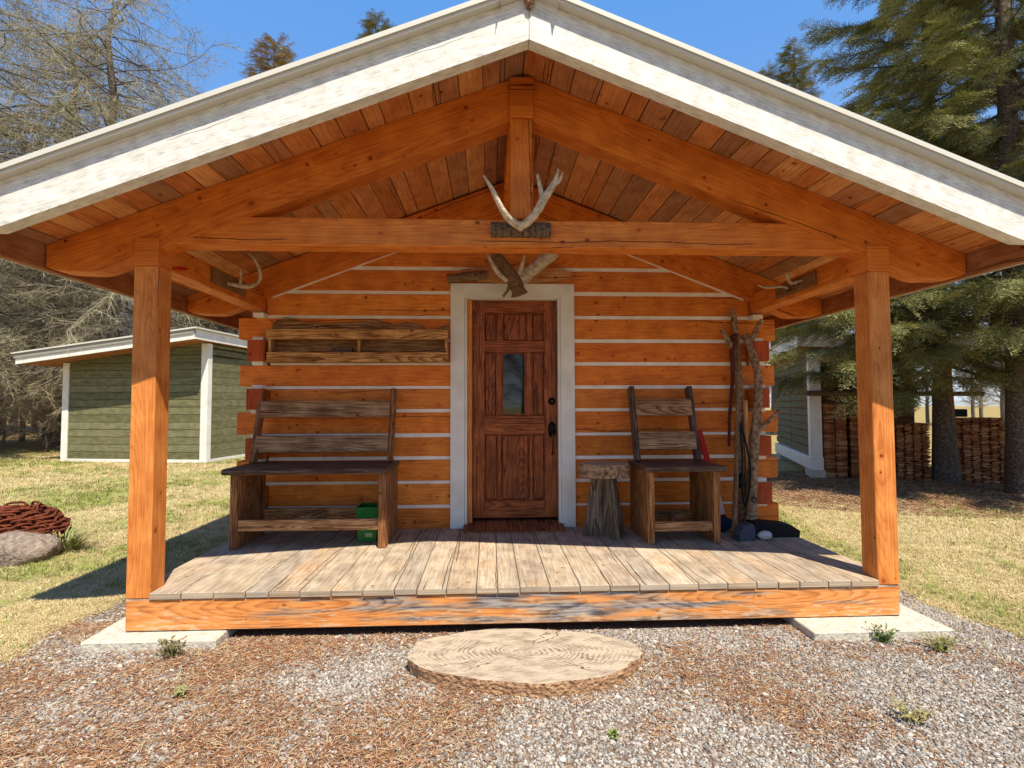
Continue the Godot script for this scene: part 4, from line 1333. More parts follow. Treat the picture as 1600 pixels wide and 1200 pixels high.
func yard_things() -> void:
	# concrete pads under the porch corners
	for q in [["pale concrete pad sunk under the left porch corner", V(-2.56, -0.05, -0.55), V(-1.80, 0.058, 0.125)], ["pale concrete pad with a grey front under the right porch corner", V(1.70, -0.05, -0.55), V(2.56, 0.058, 0.205)]]:
		var m := mb()
		m.box(q[2] - q[1], 0.006, 0)
		var o := one("concrete_pad", m.mesh(), M.concrete, q[0], "concrete pad")
		o.position = (q[1] + q[2]) * 0.5
	# big slice of a log as a step
	var s := thing("log_step", "large oval log slice lying as a step before the porch", "log slice", V(-0.035, 0.0, 0.41), -0.06)
	var dm := disc(0.632, 0.30, -0.01, 0.078, 17, -0.03, 0.055)
	part("cut_face", dm[0], M.slab_top, s)
	part("rim", dm[1], M.slab_side, s)
	# boulder and a heap of rusty chain
	var rk := mb()
	rk.lump(V(0, 0.09, 0), V(0.36, 0.17, 0.24), noise(31, 0.6), 0.25, 18, 28)
	var ro := one("boulder", rk.mesh(), M.rock, "rounded grey boulder in front of the rusty chain heap", "boulder")
	ro.position = V(-4.52, 0, -1.72)
	var h := thing("chain_heap", "heap of rusty iron chain lying on the grass", "chain", V(-4.92, 0, -2.12))
	var core := mb()
	core.lump(V(0, 0.12, 0), V(0.44, 0.26, 0.36), noise(32, 0.7), 0.2, 14, 20)
	part("heap_core", core.mesh(), M.rust, h)
	var lk := mb()
	var lp := []
	for i in 17:
		var a := TAU * i / 16
		lp.append(V(cos(a) * 0.055 + signf(cos(a)) * 0.022, sin(a) * 0.03, 0))
	lk.tube(lp, radii([0.0125, 0.0125], 17), 7)
	var lm := lk.mesh()
	var rg := RandomNumberGenerator.new()
	rg.seed = 44
	for row in 9:
		var y := 0.06 + row * 0.042
		var rad := sqrt(maxf(0.0, 1.0 - pow((y - 0.10) / 0.34, 2.0)))
		var cnt := int(30 * rad)
		for k in cnt:
			var a := TAU * k / cnt + row * 0.3
			var p := V(cos(a) * 0.46 * rad, y + rg.randf_range(-0.015, 0.015), sin(a) * 0.38 * rad)
			part("link", lm, M.rust, h, Transform3D(Basis(Vector3.UP, -a + PI * 0.5 + rg.randf_range(-0.3, 0.3)) * Basis(Vector3(1, 0, 0), (k % 2) * 1.4 + rg.randf_range(-0.4, 0.4)), p))
	for k in 18:
		var a := rg.randf_range(0, TAU)
		var r := sqrt(rg.randf()) * 0.2
		part("link", lm, M.rust, h, Transform3D(Basis.from_euler(V(rg.randf_range(-0.5, 0.5), a, rg.randf_range(-0.3, 0.3))), V(cos(a) * r, 0.41 - r * 0.25, sin(a) * r)))
	var ps := mb()
	ps.prism(PackedVector2Array([Vector2(-0.09, 0.02), Vector2(-0.06, 0.0), Vector2(0.06, 0.0), Vector2(0.1, 0.05), Vector2(0.09, 0.13), Vector2(0.05, 0.14), Vector2(0.055, 0.06), Vector2(-0.04, 0.04), Vector2(-0.05, 0.14), Vector2(-0.09, 0.14)]), -0.02, 0.02)
	part("shackle", ps.mesh(), M.rust, h, Transform3D(Basis(Vector3.UP, 0.5), V(0.40, 0.12, 0.24)))
	weed("green feathery weed growing before the right concrete pad", V(2.10, 0, 0.24), 26, 0.10, lin(0.10, 0.14, 0.03))
	weed("low yellow green weed right of the right concrete pad", V(2.35, 0, 0.36), 26, 0.11, lin(0.20, 0.21, 0.05))
	weed("brown and green weed clump before the left concrete pad", V(-2.0, 0, 0.20), 30, 0.10, lin(0.13, 0.11, 0.04))
	weed("small green tuft in the needles at far lower left", V(-1.72, 0, 0.62), 12, 0.045, lin(0.26, 0.25, 0.10))
	weed("tiny bright green sprig in gravel below the log step", V(0.30, 0, 1.02), 7, 0.035, lin(0.20, 0.24, 0.06))
	weed("dry yellow tuft in the gravel at lower right", V(1.65, 0, 0.98), 22, 0.09, lin(0.30, 0.26, 0.10))
	var tall := thing("grass_tuft", "tall green grass tuft beside the rusty chain heap", "grass tuft", V(-4.30, 0, -1.98))
	part("blades", blades(9, 120, 0.30, 0.006, 0.55), mat("tuft_green", lin(0.24, 0.25, 0.09), 0.8), tall, Transform3D(Basis.from_scale(V(2.6, 1, 2.0)), Vector3.ZERO))


# ---------------------------------------------------------------- sheds
func left_shed() -> void:
	# front runs from the left corner to the near right corner
	var a := V(-11.02, 0, -10.42)
	var b := V(-7.15, 0, -9.83)
	var yaw := -atan2(b.z - a.z, b.x - a.x)
	var s := thing("garden_shed", "green board shed with white trim beyond the left lawn", "shed", a, yaw)
	var L := (b - a).length()
	var W := 3.4
	var hl := 2.50
	var hr := 2.96
	var y := 0.10
	var k := 0
	while y < hr + 0.03:
		var y1 := minf(y + 0.185, hr + 0.03)
		# the front boards are cut to the slope of the roof
		var cut := PackedVector2Array()
		var slope := (hr - hl) / L
		for p in [Vector2(0.02, y), Vector2(L - 0.02, y), Vector2(L - 0.02, y1 - 0.012), Vector2(0.02, y1 - 0.012)]:
			cut.append(p)
		var under := PackedVector2Array([Vector2(-0.5, -1), Vector2(L + 0.5, -1), Vector2(L + 0.5, hl + slope * (L + 0.5) + 0.028), Vector2(-0.5, hl - slope * 0.5 + 0.028)])
		var left := Geometry2D.intersect_polygons(cut, under)
		if left.size() > 0:
			var sm := mb()
			sm.prism(left[0], -0.035, -0.006 + rng.randf_range(-0.003, 0.0))
			part("siding_board", sm.mesh(), M["siding%d" % (rng.randi() % 3)], s)
		bar("siding_board", V(L - 0.035, y, -W), V(L - 0.006, y1 - (0.006 if y1 < hr - 0.4 else 0.03), -0.04), 0.004, 2, M["siding%d" % (rng.randi() % 3)], s)
		if y1 < hl:
			bar("siding_board", V(0.006, y, -W), V(0.034, y1 - 0.006, -0.04), 0.004, 2, M["siding%d" % (rng.randi() % 3)], s)
		y += 0.185
		k += 1
	bar("inner_wall", V(0.05, 0.08, -W), V(L - 0.05, hl - 0.05, -0.05), 0.0, 0, M.slat, s)
	bar("corner_board", V(-0.02, 0.03, -0.16), V(0.15, hl + 0.02, 0.02), 0.004, 1, M.trim, s)
	bar("corner_board", V(L - 0.16, 0.03, -0.14), V(L + 0.02, hr + 0.0, 0.02), 0.004, 1, M.trim, s)
	bar("base_board", V(0.15, 0.02, -0.03), V(L - 0.16, 0.098, 0.004), 0.003, 0, M.trim, s)
	bar("base_board", V(L - 0.03, 0.02, -W), V(L + 0.004, 0.098, -0.14), 0.003, 2, M.trim, s)
	# roof slab leaning to the left
	var sl := (hr - hl) / L
	var x0 := -0.62
	var x1 := L + 0.10
	var deck := PackedVector2Array([Vector2(x0, hl + sl * x0 + 0.03), Vector2(x1, hl + sl * x1 + 0.03), Vector2(x1, hl + sl * x1 + 0.26), Vector2(x0, hl + sl * x0 + 0.26)])
	var m := mb()
	m.prism(deck, -W - 0.2, 0.60)
	part("roof", m.mesh(), M.eave, s)
	var fb := PackedVector2Array([Vector2(x0 - 0.03, hl + sl * x0 + 0.02), Vector2(x1 + 0.02, hl + sl * x1 + 0.02), Vector2(x1 + 0.02, hl + sl * x1 + 0.155), Vector2(x0 - 0.03, hl + sl * x0 + 0.155)])
	var fb2 := PackedVector2Array([Vector2(x0 - 0.05, hl + sl * x0 + 0.156), Vector2(x1 + 0.02, hl + sl * x1 + 0.156), Vector2(x1 + 0.02, hl + sl * x1 + 0.262), Vector2(x0 - 0.05, hl + sl * x0 + 0.262)])
	var mg := mb()
	mg.prism(fb2, 0.602, 0.67)
	part("roof_edge", mg.mesh(), M.edge, s)
	var m2 := mb()
	m2.prism(fb, 0.602, 0.64)
	part("fascia", m2.mesh(), M.trim, s)
	bar("fascia", V(x1 + 0.002, hl + sl * x1 + 0.02, -W - 0.2), V(x1 + 0.04, hl + sl * x1 + 0.25, 0.60), 0.003, 2, M.trim, s)
	var tp := PackedVector2Array([Vector2(x0 - 0.1, hl + sl * x0 + 0.265), Vector2(x1 + 0.1, hl + sl * x1 + 0.265), Vector2(x1 + 0.1, hl + sl * x1 + 0.30), Vector2(x0 - 0.1, hl + sl * x0 + 0.30)])
	var m3 := mb()
	m3.prism(tp, -W - 0.3, 0.70)
	part("roof_sheet", m3.mesh(), M.metal, s)


func woodshed() -> void:
	var o := V(5.95, 0, -6.42)
	var yaw := -atan2(0.351, 0.936)
	var s := thing("woodshed", "open woodshed with a dark slatted side and white corner post", "shed", o, yaw)
	var W := 3.9
	var L := 2.35
	# left side: spaced dark slats on a white base
	var y := 0.46
	while y < 2.35:
		for q in [[-W * 0.5 + 0.02, -0.13], [-W, -W * 0.5 - 0.02]]:
			bar("slat", V(-0.035, y, q[0]), V(-0.008, y + 0.125, q[1]), 0.003, 2, M.slat, s)
		y += 0.148
	bar("backing", V(0.0, 0.42, -W), V(0.03, 2.4, -0.12), 0.0, 2, M.eave, s)
	bar("corner_post", V(-0.07, 0.36, -0.12), V(0.13, 2.42, 0.06), 0.005, 1, M.trim, s)
	bar("base_beam", V(-0.08, 0.17, -W), V(0.14, 0.41, 0.08), 0.006, 2, M.trim, s)
	bar("foundation_block", V(-0.07, 0.0, -0.45), V(0.17, 0.168, 0.10), 0.006, 2, M.concrete, s)
	bar("foundation_block", V(-0.05, 0.0, -W), V(0.13, 0.168, -W + 0.5), 0.006, 2, M.concrete, s)
	bar("back_wall", V(0.05, 0.1, -1.25), V(2.05, 2.3, -1.2), 0.0, 0, M.inner_wood, s)
	for k in 5:
		bar("stud", V(0.3 + k * 0.36, 1.55, -1.19), V(0.36 + k * 0.36, 2.3, -1.15), 0.002, 1, M.stool_leg, s)
	bar("floor_beam", V(0.15, 0.0, -1.1), V(2.0, 0.06, -0.9), 0.004, 0, M.eave, s)
	var rl := mb()
	rl.tube([V(-0.12, 1.62, 0.12), V(1.2, 1.60, 0.12), V(2.6, 1.58, 0.12)], [0.05, 0.045, 0.04], 10, 0.04, rng)
	part("pole_rail", rl.mesh(), M.bark, s)
	bar("rail_post", V(2.1, 0.0, 0.0), V(2.18, 2.24, 0.07), 0.004, 1, M.eave, s)
	# roof, high at the left
	var rf := PackedVector2Array([Vector2(-0.28, 2.50), Vector2(L + 0.2, 2.30), Vector2(L + 0.2, 2.48), Vector2(-0.28, 2.70)])
	var m := mb()
	m.prism(rf, -W - 0.2, 0.40)
	part("roof", m.mesh(), M.eave, s)
	var fa := PackedVector2Array([Vector2(-0.30, 2.49), Vector2(L + 0.2, 2.29), Vector2(L + 0.2, 2.49), Vector2(-0.30, 2.71)])
	var m2 := mb()
	m2.prism(fa, 0.402, 0.44)
	part("fascia", m2.mesh(), M.trim, s)
	bar("fascia", V(-0.322, 2.49, -W - 0.2), V(-0.282, 2.71, 0.40), 0.003, 2, M.trim, s)
	var ts := PackedVector2Array([Vector2(-0.36, 2.722), Vector2(L + 0.26, 2.495), Vector2(L + 0.26, 2.52), Vector2(-0.36, 2.747)])
	var m3 := mb()
	m3.prism(ts, -W - 0.3, 0.50)
	part("roof_sheet", m3.mesh(), M.metal, s)
	# stacks of split edgings standing in the open front
	var defs := [[0.16, 0.56, 1.42, 2, "tall double stack of thin brown wood edgings next to the white corner post", 0.032], [0.60, 1.12, 1.36, 2, "second stack of thin wood edgings half hidden by the right porch post", 0.032], [1.20, 1.86, 1.06, 5, "loose low stack of split firewood left of the spruce trunk", 0.042], [2.2, 3.12, 1.16, 7, "wide firewood stack tapering down between the two spruce trunks", 0.042]]
	for d in defs:
		var t := thing("wood_stack", d[4], "wood stack", s.transform * V((d[0] + d[1]) * 0.5, 0, -0.22), yaw, "firewood stacks in the woodshed")
		var wd: float = d[1] - d[0]
		var cols: int = d[3]
		var hgt := 0.0
		var row := 0
		while hgt < d[2] - 0.02:
			var th: float = d[5] * rng.randf_range(0.8, 1.15)
			for q in cols:
				var cw := wd / cols
				var x0 := -wd * 0.5 + q * cw
				var inset := 0.0
				if cols == 7:
					inset = maxf(0.0, (hgt - 0.1) * 0.20 - (cols - 1 - q) * cw)
					if inset > cw * 0.8:
						continue
				var zo := rng.randf_range(-0.02, 0.03)
				var w2 := cw * rng.randf_range(0.86, 0.985) - inset
				var m4 := wedge_mesh(w2, th, cols > 2)
				part("split_piece", m4, M["stack%d" % (rng.randi() % 4)], t, Transform3D(Basis(Vector3(0, 0, 1), rng.randf_range(-0.03, 0.03) if cols < 3 else rng.randf_range(-0.16, 0.16)), V(x0 + cw * 0.5 - inset * 0.5, hgt + th * 0.5, zo)))
			hgt += th * (1.0 if cols < 3 else 0.92)
			row += 1
	var bx := mb()
	bx.box(V(0.20, 0.14, 0.22), 0.01, 0)
	var bo := one("dark_crate", bx.mesh(), mat("dark_green", Color(0.06, 0.09, 0.07), 0.6), "dark green crate on top of the wide firewood stack", "crate")
	bo.transform = Transform3D(Basis(Vector3.UP, yaw), s.transform * V(2.36, 1.245, -0.22))


func wedge_mesh(w: float, th: float, split: bool) -> Mesh:
	var key := "wedge%d_%d_%s" % [int(w * 40), rng.randi() % 4, split]
	if mesh_cache.has(key):
		return mesh_cache[key]
	var m := mb()
	var p := PackedVector2Array()
	if split:
		p = PackedVector2Array([Vector2(-w * 0.5, -th * rng.randf_range(0.1, 0.5)), Vector2(w * rng.randf_range(-0.1, 0.2), -th * 0.52), Vector2(w * 0.5, -th * rng.randf_range(0.0, 0.4)), Vector2(w * 0.45, th * 0.3), Vector2(w * rng.randf_range(-0.2, 0.2), th * 0.52), Vector2(-w * 0.46, th * 0.35)])
	else:
		p = PackedVector2Array([Vector2(-w * 0.5, -th * 0.47), Vector2(w * 0.5, -th * 0.47), Vector2(w * 0.49, th * rng.randf_range(0.2, 0.47)), Vector2(0, th * 0.49), Vector2(-w * 0.49, th * rng.randf_range(0.2, 0.47))])
	m.prism(p, -0.2, 0.2, Vector2(0, 1))
	mesh_cache[key] = m.mesh()
	return mesh_cache[key]


# ---------------------------------------------------------------- trees
func spray_mesh(sd: int, ln: float, needle: float, droop: float) -> Mesh:
	# a flat twig along +x with side twigs, all set with needles
	var rg := RandomNumberGenerator.new()
	rg.seed = sd
	var m := MB.new()
	var q := Vector2()
	var axes := [[V(0, 0, 0), V(ln, -droop * ln, 0)]]
	for k in 7:
		for s in [-1, 1]:
			var f := 0.08 + k * 0.125 + rg.randf_range(-0.03, 0.03)
			var p := V(ln * f, -droop * ln * f * f, 0)
			var l := ln * 0.55 * (1.0 - f * 0.75) * rg.randf_range(0.7, 1.15)
			axes.append([p, p + V(0.72, rg.randf_range(-0.35, 0.1), s * 0.75).normalized() * l])
	for ax in axes:
		var a: Vector3 = ax[0]
		var b: Vector3 = ax[1]
		var d := (b - a)
		var l := d.length()
		d = d / l
		var n1 := d.cross(V(0.1, 1, 0.05)).normalized()
		var n2 := n1.cross(d)
		m.tri(a - n1 * 0.004, a + n1 * 0.004, b, n2, q, q, q)
		var cnt := int(l / (needle * 0.45))
		for i in cnt:
			var p := a + d * l * (i + rg.randf()) / cnt
			var an := rg.randf_range(-0.5, PI + 0.5)
			var out := (d * 0.75 + n1 * cos(an) + n2 * sin(an) * 0.8).normalized() * needle * rg.randf_range(0.7, 1.2)
			var w := out.cross(n2 + n1 * 0.3).normalized() * needle * 0.17
			m.tri(p - w, p + w, p + out, w.cross(out).normalized(), q, q, q)
	return m.mesh()


func twig_mesh(sd: int, ln: float, forks: int, hang: float, r: float) -> Mesh:
	# a bare twig along +x with forks
	var rg := RandomNumberGenerator.new()
	rg.seed = sd
	var m := MB.new()
	var p := [V(0, 0, 0)]
	var d := V(1, 0, 0)
	for k in 4:
		d = (d + V(rg.randf_range(-0.1, 0.1), rg.randf_range(-0.25, 0.15) - hang * 0.25, rg.randf_range(-0.25, 0.25))).normalized()
		p.append(p[-1] + d * ln * 0.25)
	m.tube(p, radii([r, r * 0.35], 5), 3)
	for k in forks:
		var f := rg.randf_range(0.15, 0.95) * 4.0
		var i := mini(int(f), 3)
		var a: Vector3 = p[i].lerp(p[i + 1], f - i)
		var e := V(rg.randf_range(0.2, 0.9), rg.randf_range(-0.6, 0.6) - hang * 0.7, rg.randf_range(-0.9, 0.9)).normalized()
		var l := ln * rg.randf_range(0.18, 0.45)
		var mid := a + e * l * 0.5 + V(0, rg.randf_range(-0.02, 0.02), 0)
		var b := a + e * l + V(rg.randf_range(-0.2, 0.2), rg.randf_range(-0.1, 0.25) - 0.1 * hang, rg.randf_range(-0.2, 0.2)) * l
		m.tube([a, mid, b], [r * 0.6, r * 0.45, r * 0.25], 3)
	return m.mesh()


func frame(x: Vector3, roll: float) -> Basis:
	var up := Vector3.UP if absf(x.normalized().y) < 0.97 else Vector3(1, 0, 0)
	var xx := x.normalized()
	var z := xx.cross(up).normalized()
	var y := z.cross(xx)
	return Basis(xx, y, z) * Basis(Vector3(1, 0, 0), roll)


# a conifer: trunk with whorls of sagging limbs, sprays of needles along them
func conifer(called: String, label: String, at: Vector3, height: float, rad: float, trunk_r: float, first: float, limbs: int, spray: Mesh, ca: Color, cb: Color, sd: int, per: float, taper := 0.75) -> Node3D:
	var rg := RandomNumberGenerator.new()
	rg.seed = sd
	var t := thing(called, label, "tree", at)
	var m := MB.new()
	var tp := []
	var tr := []
	for i in 9:
		var f := i / 8.0
		tp.append(V(sin(f * 3.0 + sd) * 0.06 * f * height * 0.1, -0.05 + f * (height + 0.05), cos(f * 2.0 + sd) * 0.05 * f))
		tr.append(trunk_r * (1.35 if i == 0 else 1.0 - f * 0.93))
	m.tube(smooth(tp, 2), radii(tr, 17), 14)
	var rows := []
	var cols := []
	for k in limbs:
		var f := (k + rg.randf()) / limbs
		var y := first + (height - first) * f
		var az := k * 2.39996 + rg.randf_range(-0.4, 0.4)
		var l := rad * pow(1.0 - f, taper) * rg.randf_range(0.7, 1.1) + 0.12
		var d := V(cos(az), 0, sin(az))
		var pts := []
		var sag := lerpf(0.32, -0.25, f) * rg.randf_range(0.7, 1.3)
		for i in 5:
			var u := i / 4.0
			pts.append(V(0, y, 0) + d * l * u + V(0, l * (-sag * u * (1.6 - 0.75 * u)) + l * 0.05 * u * u, 0) + V(rg.randf_range(-0.04, 0.04), 0, rg.randf_range(-0.04, 0.04)) * u)
		m.tube(pts, radii([0.028 * (1.0 - f) + 0.01, 0.004], 5), 4)
		var n := int(l * per) + 2
		for j in n:
			var u := 0.12 + 0.88 * pow((j + rg.randf()) / n, 0.8)
			var fi := u * 4.0
			var i := mini(int(fi), 3)
			var p: Vector3 = pts[i].lerp(pts[i + 1], fi - i)
			var along: Vector3 = (pts[i + 1] - pts[i]).normalized()
			var side := along.cross(Vector3.UP).normalized() * (1.0 if rg.randf() < 0.5 else -1.0)
			var sp := (along * rg.randf_range(0.35, 1.0) + side * rg.randf_range(0.0, 0.9) + V(0, rg.randf_range(-0.55, 0.15), 0)).normalized()
			var s := rg.randf_range(0.65, 1.15) * (0.55 + 0.45 * (1.0 - f))
			rows.append(Transform3D(frame(sp, rg.randf_range(-0.6, 0.6)).scaled_local(V(s, s, s)), p))
			cols.append(ca.lerp(cb, rg.randf()))
	part("trunk", m.mesh(), M.spruce_bark, t)
	copies("crown", t, spray, M.leaf_copy, rows, cols)
	return t


# a bare tree: trunk, limbs, then twigs
func bare_tree(called: String, label: String, at: Vector3, height: float, rad: float, trunk_r: float, limbs: int, twig: Mesh, ca: Color, cb: Color, sd: int, per: float, droopy: float, bark: Material, group := "") -> Node3D:
	var rg := RandomNumberGenerator.new()
	rg.seed = sd
	var t := thing(called, label, "tree", at, 0.0, group)
	var m := MB.new()
	var tp := []
	for i in 9:
		var f := i / 8.0
		tp.append(V(rg.randf_range(-0.12, 0.12) * f * 2.0, -0.05 + f * height, rg.randf_range(-0.12, 0.12) * f * 2.0))
	var sm := smooth(tp, 2)
	m.tube(sm, radii([trunk_r * 1.25, trunk_r, trunk_r * 0.75, trunk_r * 0.5, 0.012], sm.size()), 8)
	var rows := []
	var cols := []
	for k in limbs:
		var f := lerpf(0.12, 0.98, (k + rg.randf()) / limbs)
		var fy := f * (sm.size() - 1)
		var i0 := mini(int(fy), sm.size() - 2)
		var o: Vector3 = sm[i0].lerp(sm[i0 + 1], fy - i0)
		var az := k * 2.39996 + rg.randf_range(-0.5, 0.5)
		var l := rad * (0.35 + 0.65 * sin(PI * pow(1.0 - f, 0.8))) * rg.randf_range(0.55, 1.1)
		var d := V(cos(az), 0, sin(az))
		var pts := [o]
		var rise := lerpf(0.9, 0.15, droopy) * rg.randf_range(0.7, 1.2)
		var cd := (d + V(0, rise, 0)).normalized()
		for i in 5:
			cd = (cd + V(rg.randf_range(-0.25, 0.25), rg.randf_range(-0.2, 0.2) - 0.16 * droopy + (0.2 * droopy if i > 2 else 0.0), rg.randf_range(-0.25, 0.25))).normalized()
			pts.append(pts[-1] + cd * l * 0.2)
		m.tube(pts, radii([trunk_r * 0.22 * (1.15 - f) + 0.008, 0.004], 6), 4)
		var n := int(l * per) + 2
		for j in n:
			var u := 0.1 + 0.9 * (j + rg.randf()) / n
			var fi := u * 5.0
			var i := mini(int(fi), 4)
			var p: Vector3 = pts[i].lerp(pts[i + 1], fi - i)
			var along: Vector3 = (pts[i + 1] - pts[i]).normalized()
			var sp := (along * rg.randf_range(0.3, 1.0) + V(rg.randf_range(-1, 1), rg.randf_range(-0.6, 0.8) - 0.5 * droopy, rg.randf_range(-1, 1)) * 0.8).normalized()
			var s := rg.randf_range(0.5, 1.2)
			rows.append(Transform3D(frame(sp, rg.randf_range(0, TAU)).scaled_local(V(s, s, s)), p))
			cols.append(ca.lerp(cb, rg.randf()))
	part("trunk", m.mesh(), bark, t)
	copies("crown", t, twig, M.copy, rows, cols)
	return t


func again(o: Node3D, at: Vector3, turn: float, s: float, label := "") -> Node3D:
	var called := String(o.name)
	if called.length() > 4 and called[called.length() - 4] == "_" and called.right(3).is_valid_int():
		called = called.left(called.length() - 4)
	var c := o.duplicate() as Node3D
	c.name = numbered(called)
	add_child(c)
	c.position = at
	c.rotation.y = turn
	c.scale = Vector3.ONE * s
	if label:
		c.set_meta("label", label)
	return c


func trees() -> void:
	var sp := spray_mesh(1, 0.50, 0.042, 0.25)
	var ol := Color(0.15, 0.165, 0.055)
	var ol2 := Color(0.36, 0.34, 0.13)
	conifer("spruce", "tall spruce with a bare grey trunk before the woodshed", V(7.93, 0, -5.75), 15.0, 2.9, 0.16, 2.1, 185, sp, ol, ol2, 3, 25.0)
	conifer("spruce", "dark trunked spruce at the right edge of the photo", V(8.02, 0, -4.45), 15.5, 2.5, 0.19, 2.6, 185, sp, ol, ol2, 4, 25.0)
	conifer("spruce", "spruce standing behind the right porch post", V(6.03, 0, -5.05), 5.6, 1.45, 0.12, 2.15, 40, sp, ol, ol2, 6, 22.0, 0.5)
	var ce := spray_mesh(2, 0.85, 0.075, 0.0)
	conifer("cedar", "narrow yellowish conifer tip above the left roof slope", V(-9.9, 0, -20.2), 18.0, 2.7, 0.25, 4.0, 230, ce, Color(0.26, 0.19, 0.06), Color(0.42, 0.30, 0.09), 8, 16.0, 0.5)
	conifer("cedar", "green conifer tip just left of the roof peak", V(-5.75, 0, -22.0), 20.6, 2.4, 0.25, 5.0, 230, ce, Color(0.17, 0.17, 0.05), Color(0.30, 0.26, 0.09), 9, 16.0, 0.5)
	conifer("cedar", "slender conifer tip above the right roof slope", V(14.1, 0, -20.0), 18.4, 1.5, 0.22, 5.0, 220, ce, Color(0.17, 0.17, 0.05), Color(0.30, 0.26, 0.09), 10, 18.0, 0.55)
	conifer("cedar", "second thinner conifer tip beside the slender right one", V(13.05, 0, -20.3), 17.4, 1.0, 0.2, 5.0, 200, ce, Color(0.17, 0.17, 0.05), Color(0.30, 0.26, 0.09), 11, 18.0, 0.55)
	# bare larches at the left
	var lt := twig_mesh(5, 0.75, 9, 0.55, 0.007)
	var ta := Color(0.20, 0.17, 0.10)
	var tb := Color(0.46, 0.41, 0.27)
	var l1 := bare_tree("larch", "leafless larch with drooping twigs behind the green shed", V(-12.1, 0, -13.4), 15.0, 5.0, 0.24, 150, lt, ta, tb, 21, 11.0, 1.0, M.spruce_bark, "")
	again(l1, V(-15.2, 0, -11.5), 1.9, 1.0, "leafless larch at the left edge of the photo beside the shed")
	var l2 := again(l1, V(-16.8, 0, -17.5), 3.3, 1.1, "leafless larch further back left of the green shed")
	l2.name = l2.name
	# bare deciduous wood behind
	var dt := twig_mesh(6, 0.8, 8, 0.0, 0.0065)
	var grp := "bare trees at the wood edge"
	var lab := "bare grey deciduous tree in the wood behind the green shed"
	var b1 := bare_tree("bare_tree", lab, V(-9.0, 0, -18.0), 10.0, 2.6, 0.10, 80, dt, Color(0.30, 0.26, 0.21), Color(0.54, 0.49, 0.41), 31, 9.0, 0.15, M.twig_bark, grp)
	var b2 := bare_tree("bare_tree", lab, V(-13.5, 0, -20.0), 12.0, 3.0, 0.13, 90, dt, Color(0.28, 0.23, 0.17), Color(0.50, 0.44, 0.34), 32, 9.0, 0.25, M.twig_bark, grp)
	var rg := RandomNumberGenerator.new()
	rg.seed = 99
	for i in 52:
		var u := (i + rg.randf()) / 52.0
		var at := V(lerpf(-34.0, -5.0, u), 0, rg.randf_range(-32.0, -16.5))
		again(b1 if i % 2 == 0 else b2, at, rg.randf_range(0, TAU), rg.randf_range(0.75, 1.15), lab if u > 0.6 else "bare grey deciduous tree in the wood left of the green shed")
	for i in 16:
		var at := V(rg.randf_range(11.0, 40.0), 0, rg.randf_range(-38.0, -22.0))
		again(b1 if i % 2 == 0 else b2, at, rg.randf_range(0, TAU), rg.randf_range(0.7, 1.0), "bare tree beyond the field seen past the spruce trunks")
	# brush at the foot of the wood
	var bt := twig_mesh(7, 0.9, 7, -0.3, 0.008)
	var br := bare_tree("brush", "reddish bare brush along the wood edge by the green shed", V(-14.0, 0, -13.6), 2.4, 1.6, 0.03, 26, bt, Color(0.28, 0.19, 0.13), Color(0.48, 0.38, 0.27), 41, 9.0, 0.0, M.twig_bark, "brush at the wood edge")
	br.set_meta("category", "shrub")
	for i in 22:
		again(br, V(lerpf(-25.0, -10.6, (i + rg.randf()) / 22.0), 0, rg.randf_range(-18.0, -13.6)), rg.randf_range(0, TAU), rg.randf_range(0.8, 1.5))
	# the far side of the yard, behind the photographer, mirrored by the door's window
	for q in [[V(1.6, 0, 21), 0.9], [V(5.0, 0, 23), 1.1], [V(-1.5, 0, 22), 1.0], [V(3.4, 0, 27), 1.2], [V(0.4, 0, 29), 1.1]]:
		again(b2, q[0], rg.randf_range(0, TAU), q[1], "bare tree behind the photographer mirrored in the door window")


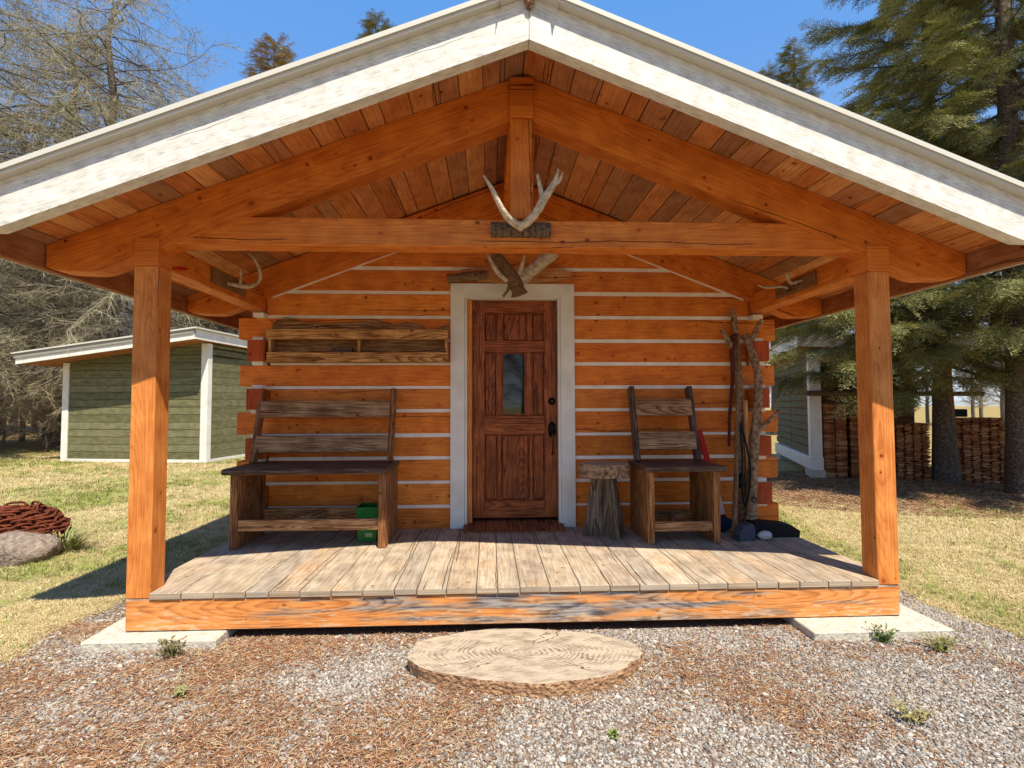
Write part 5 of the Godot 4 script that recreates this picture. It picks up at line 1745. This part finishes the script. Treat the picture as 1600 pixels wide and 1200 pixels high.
# ---------------------------------------------------------------- scene
func _ready() -> void:
	rng.seed = 2024
	# camera: eye height 1.4 m, turned 2.5 degrees to the right and 2.4 up
	var cam := Camera3D.new()
	cam.name = "camera"
	cam.fov = rad_to_deg(2.0 * atan(600.0 / 812.33))
	cam.near = 0.05
	cam.far = 700.0
	var yaw := 0.0432
	var pit := 0.0411
	var rol := 0.0032
	var fw := V(sin(yaw) * cos(pit), sin(pit), -cos(yaw) * cos(pit))
	var rt := V(cos(yaw), 0, sin(yaw))
	var up := rt.cross(fw)
	var r2 := rt * cos(rol) - up * sin(rol)
	var u2 := up * cos(rol) + rt * sin(rol)
	cam.transform = Transform3D(Basis(r2, u2, -fw), V(-0.2172, 1.4067, 3.257))
	add_child(cam)
	# clear spring sky
	var env := Environment.new()
	env.background_mode = Environment.BG_SKY
	var sm := ProceduralSkyMaterial.new()
	sm.sky_top_color = Color(0.252, 0.435, 0.65)
	sm.sky_horizon_color = Color(0.68, 0.72, 0.75)
	sm.sky_curve = 0.16
	sm.ground_bottom_color = Color(0.42, 0.38, 0.28)
	sm.ground_horizon_color = Color(0.60, 0.60, 0.55)
	sm.sun_angle_max = 1.0
	var sky := Sky.new()
	sky.sky_material = sm
	env.sky = sky
	env.tonemap_mode = Environment.TONE_MAPPER_LINEAR
	env.tonemap_exposure = 2.2
	env.sdfgi_enabled = true
	env.ssao_enabled = true
	env.ssil_enabled = true
	var we := WorldEnvironment.new()
	we.name = "surroundings"
	we.environment = env
	add_child(we)
	# high sun from the front right
	var sun := DirectionalLight3D.new()
	sun.name = "sun"
	sun.light_energy = 1.12
	sun.light_color = Color(1.0, 0.96, 0.885)
	sun.light_angular_distance = 0.5
	sun.shadow_enabled = true
	add_child(sun)
	sun.look_at_from_position(V(0.217, 1.0, 0.531) * 40.0, Vector3.ZERO)
	make_materials()
	ground()
	cabin()
	left_shed()
	woodshed()
	trees()
	bench()
	chair()
	stool()
	shelf()
	bin()
	sticks()
	antlers()
	yard_things()
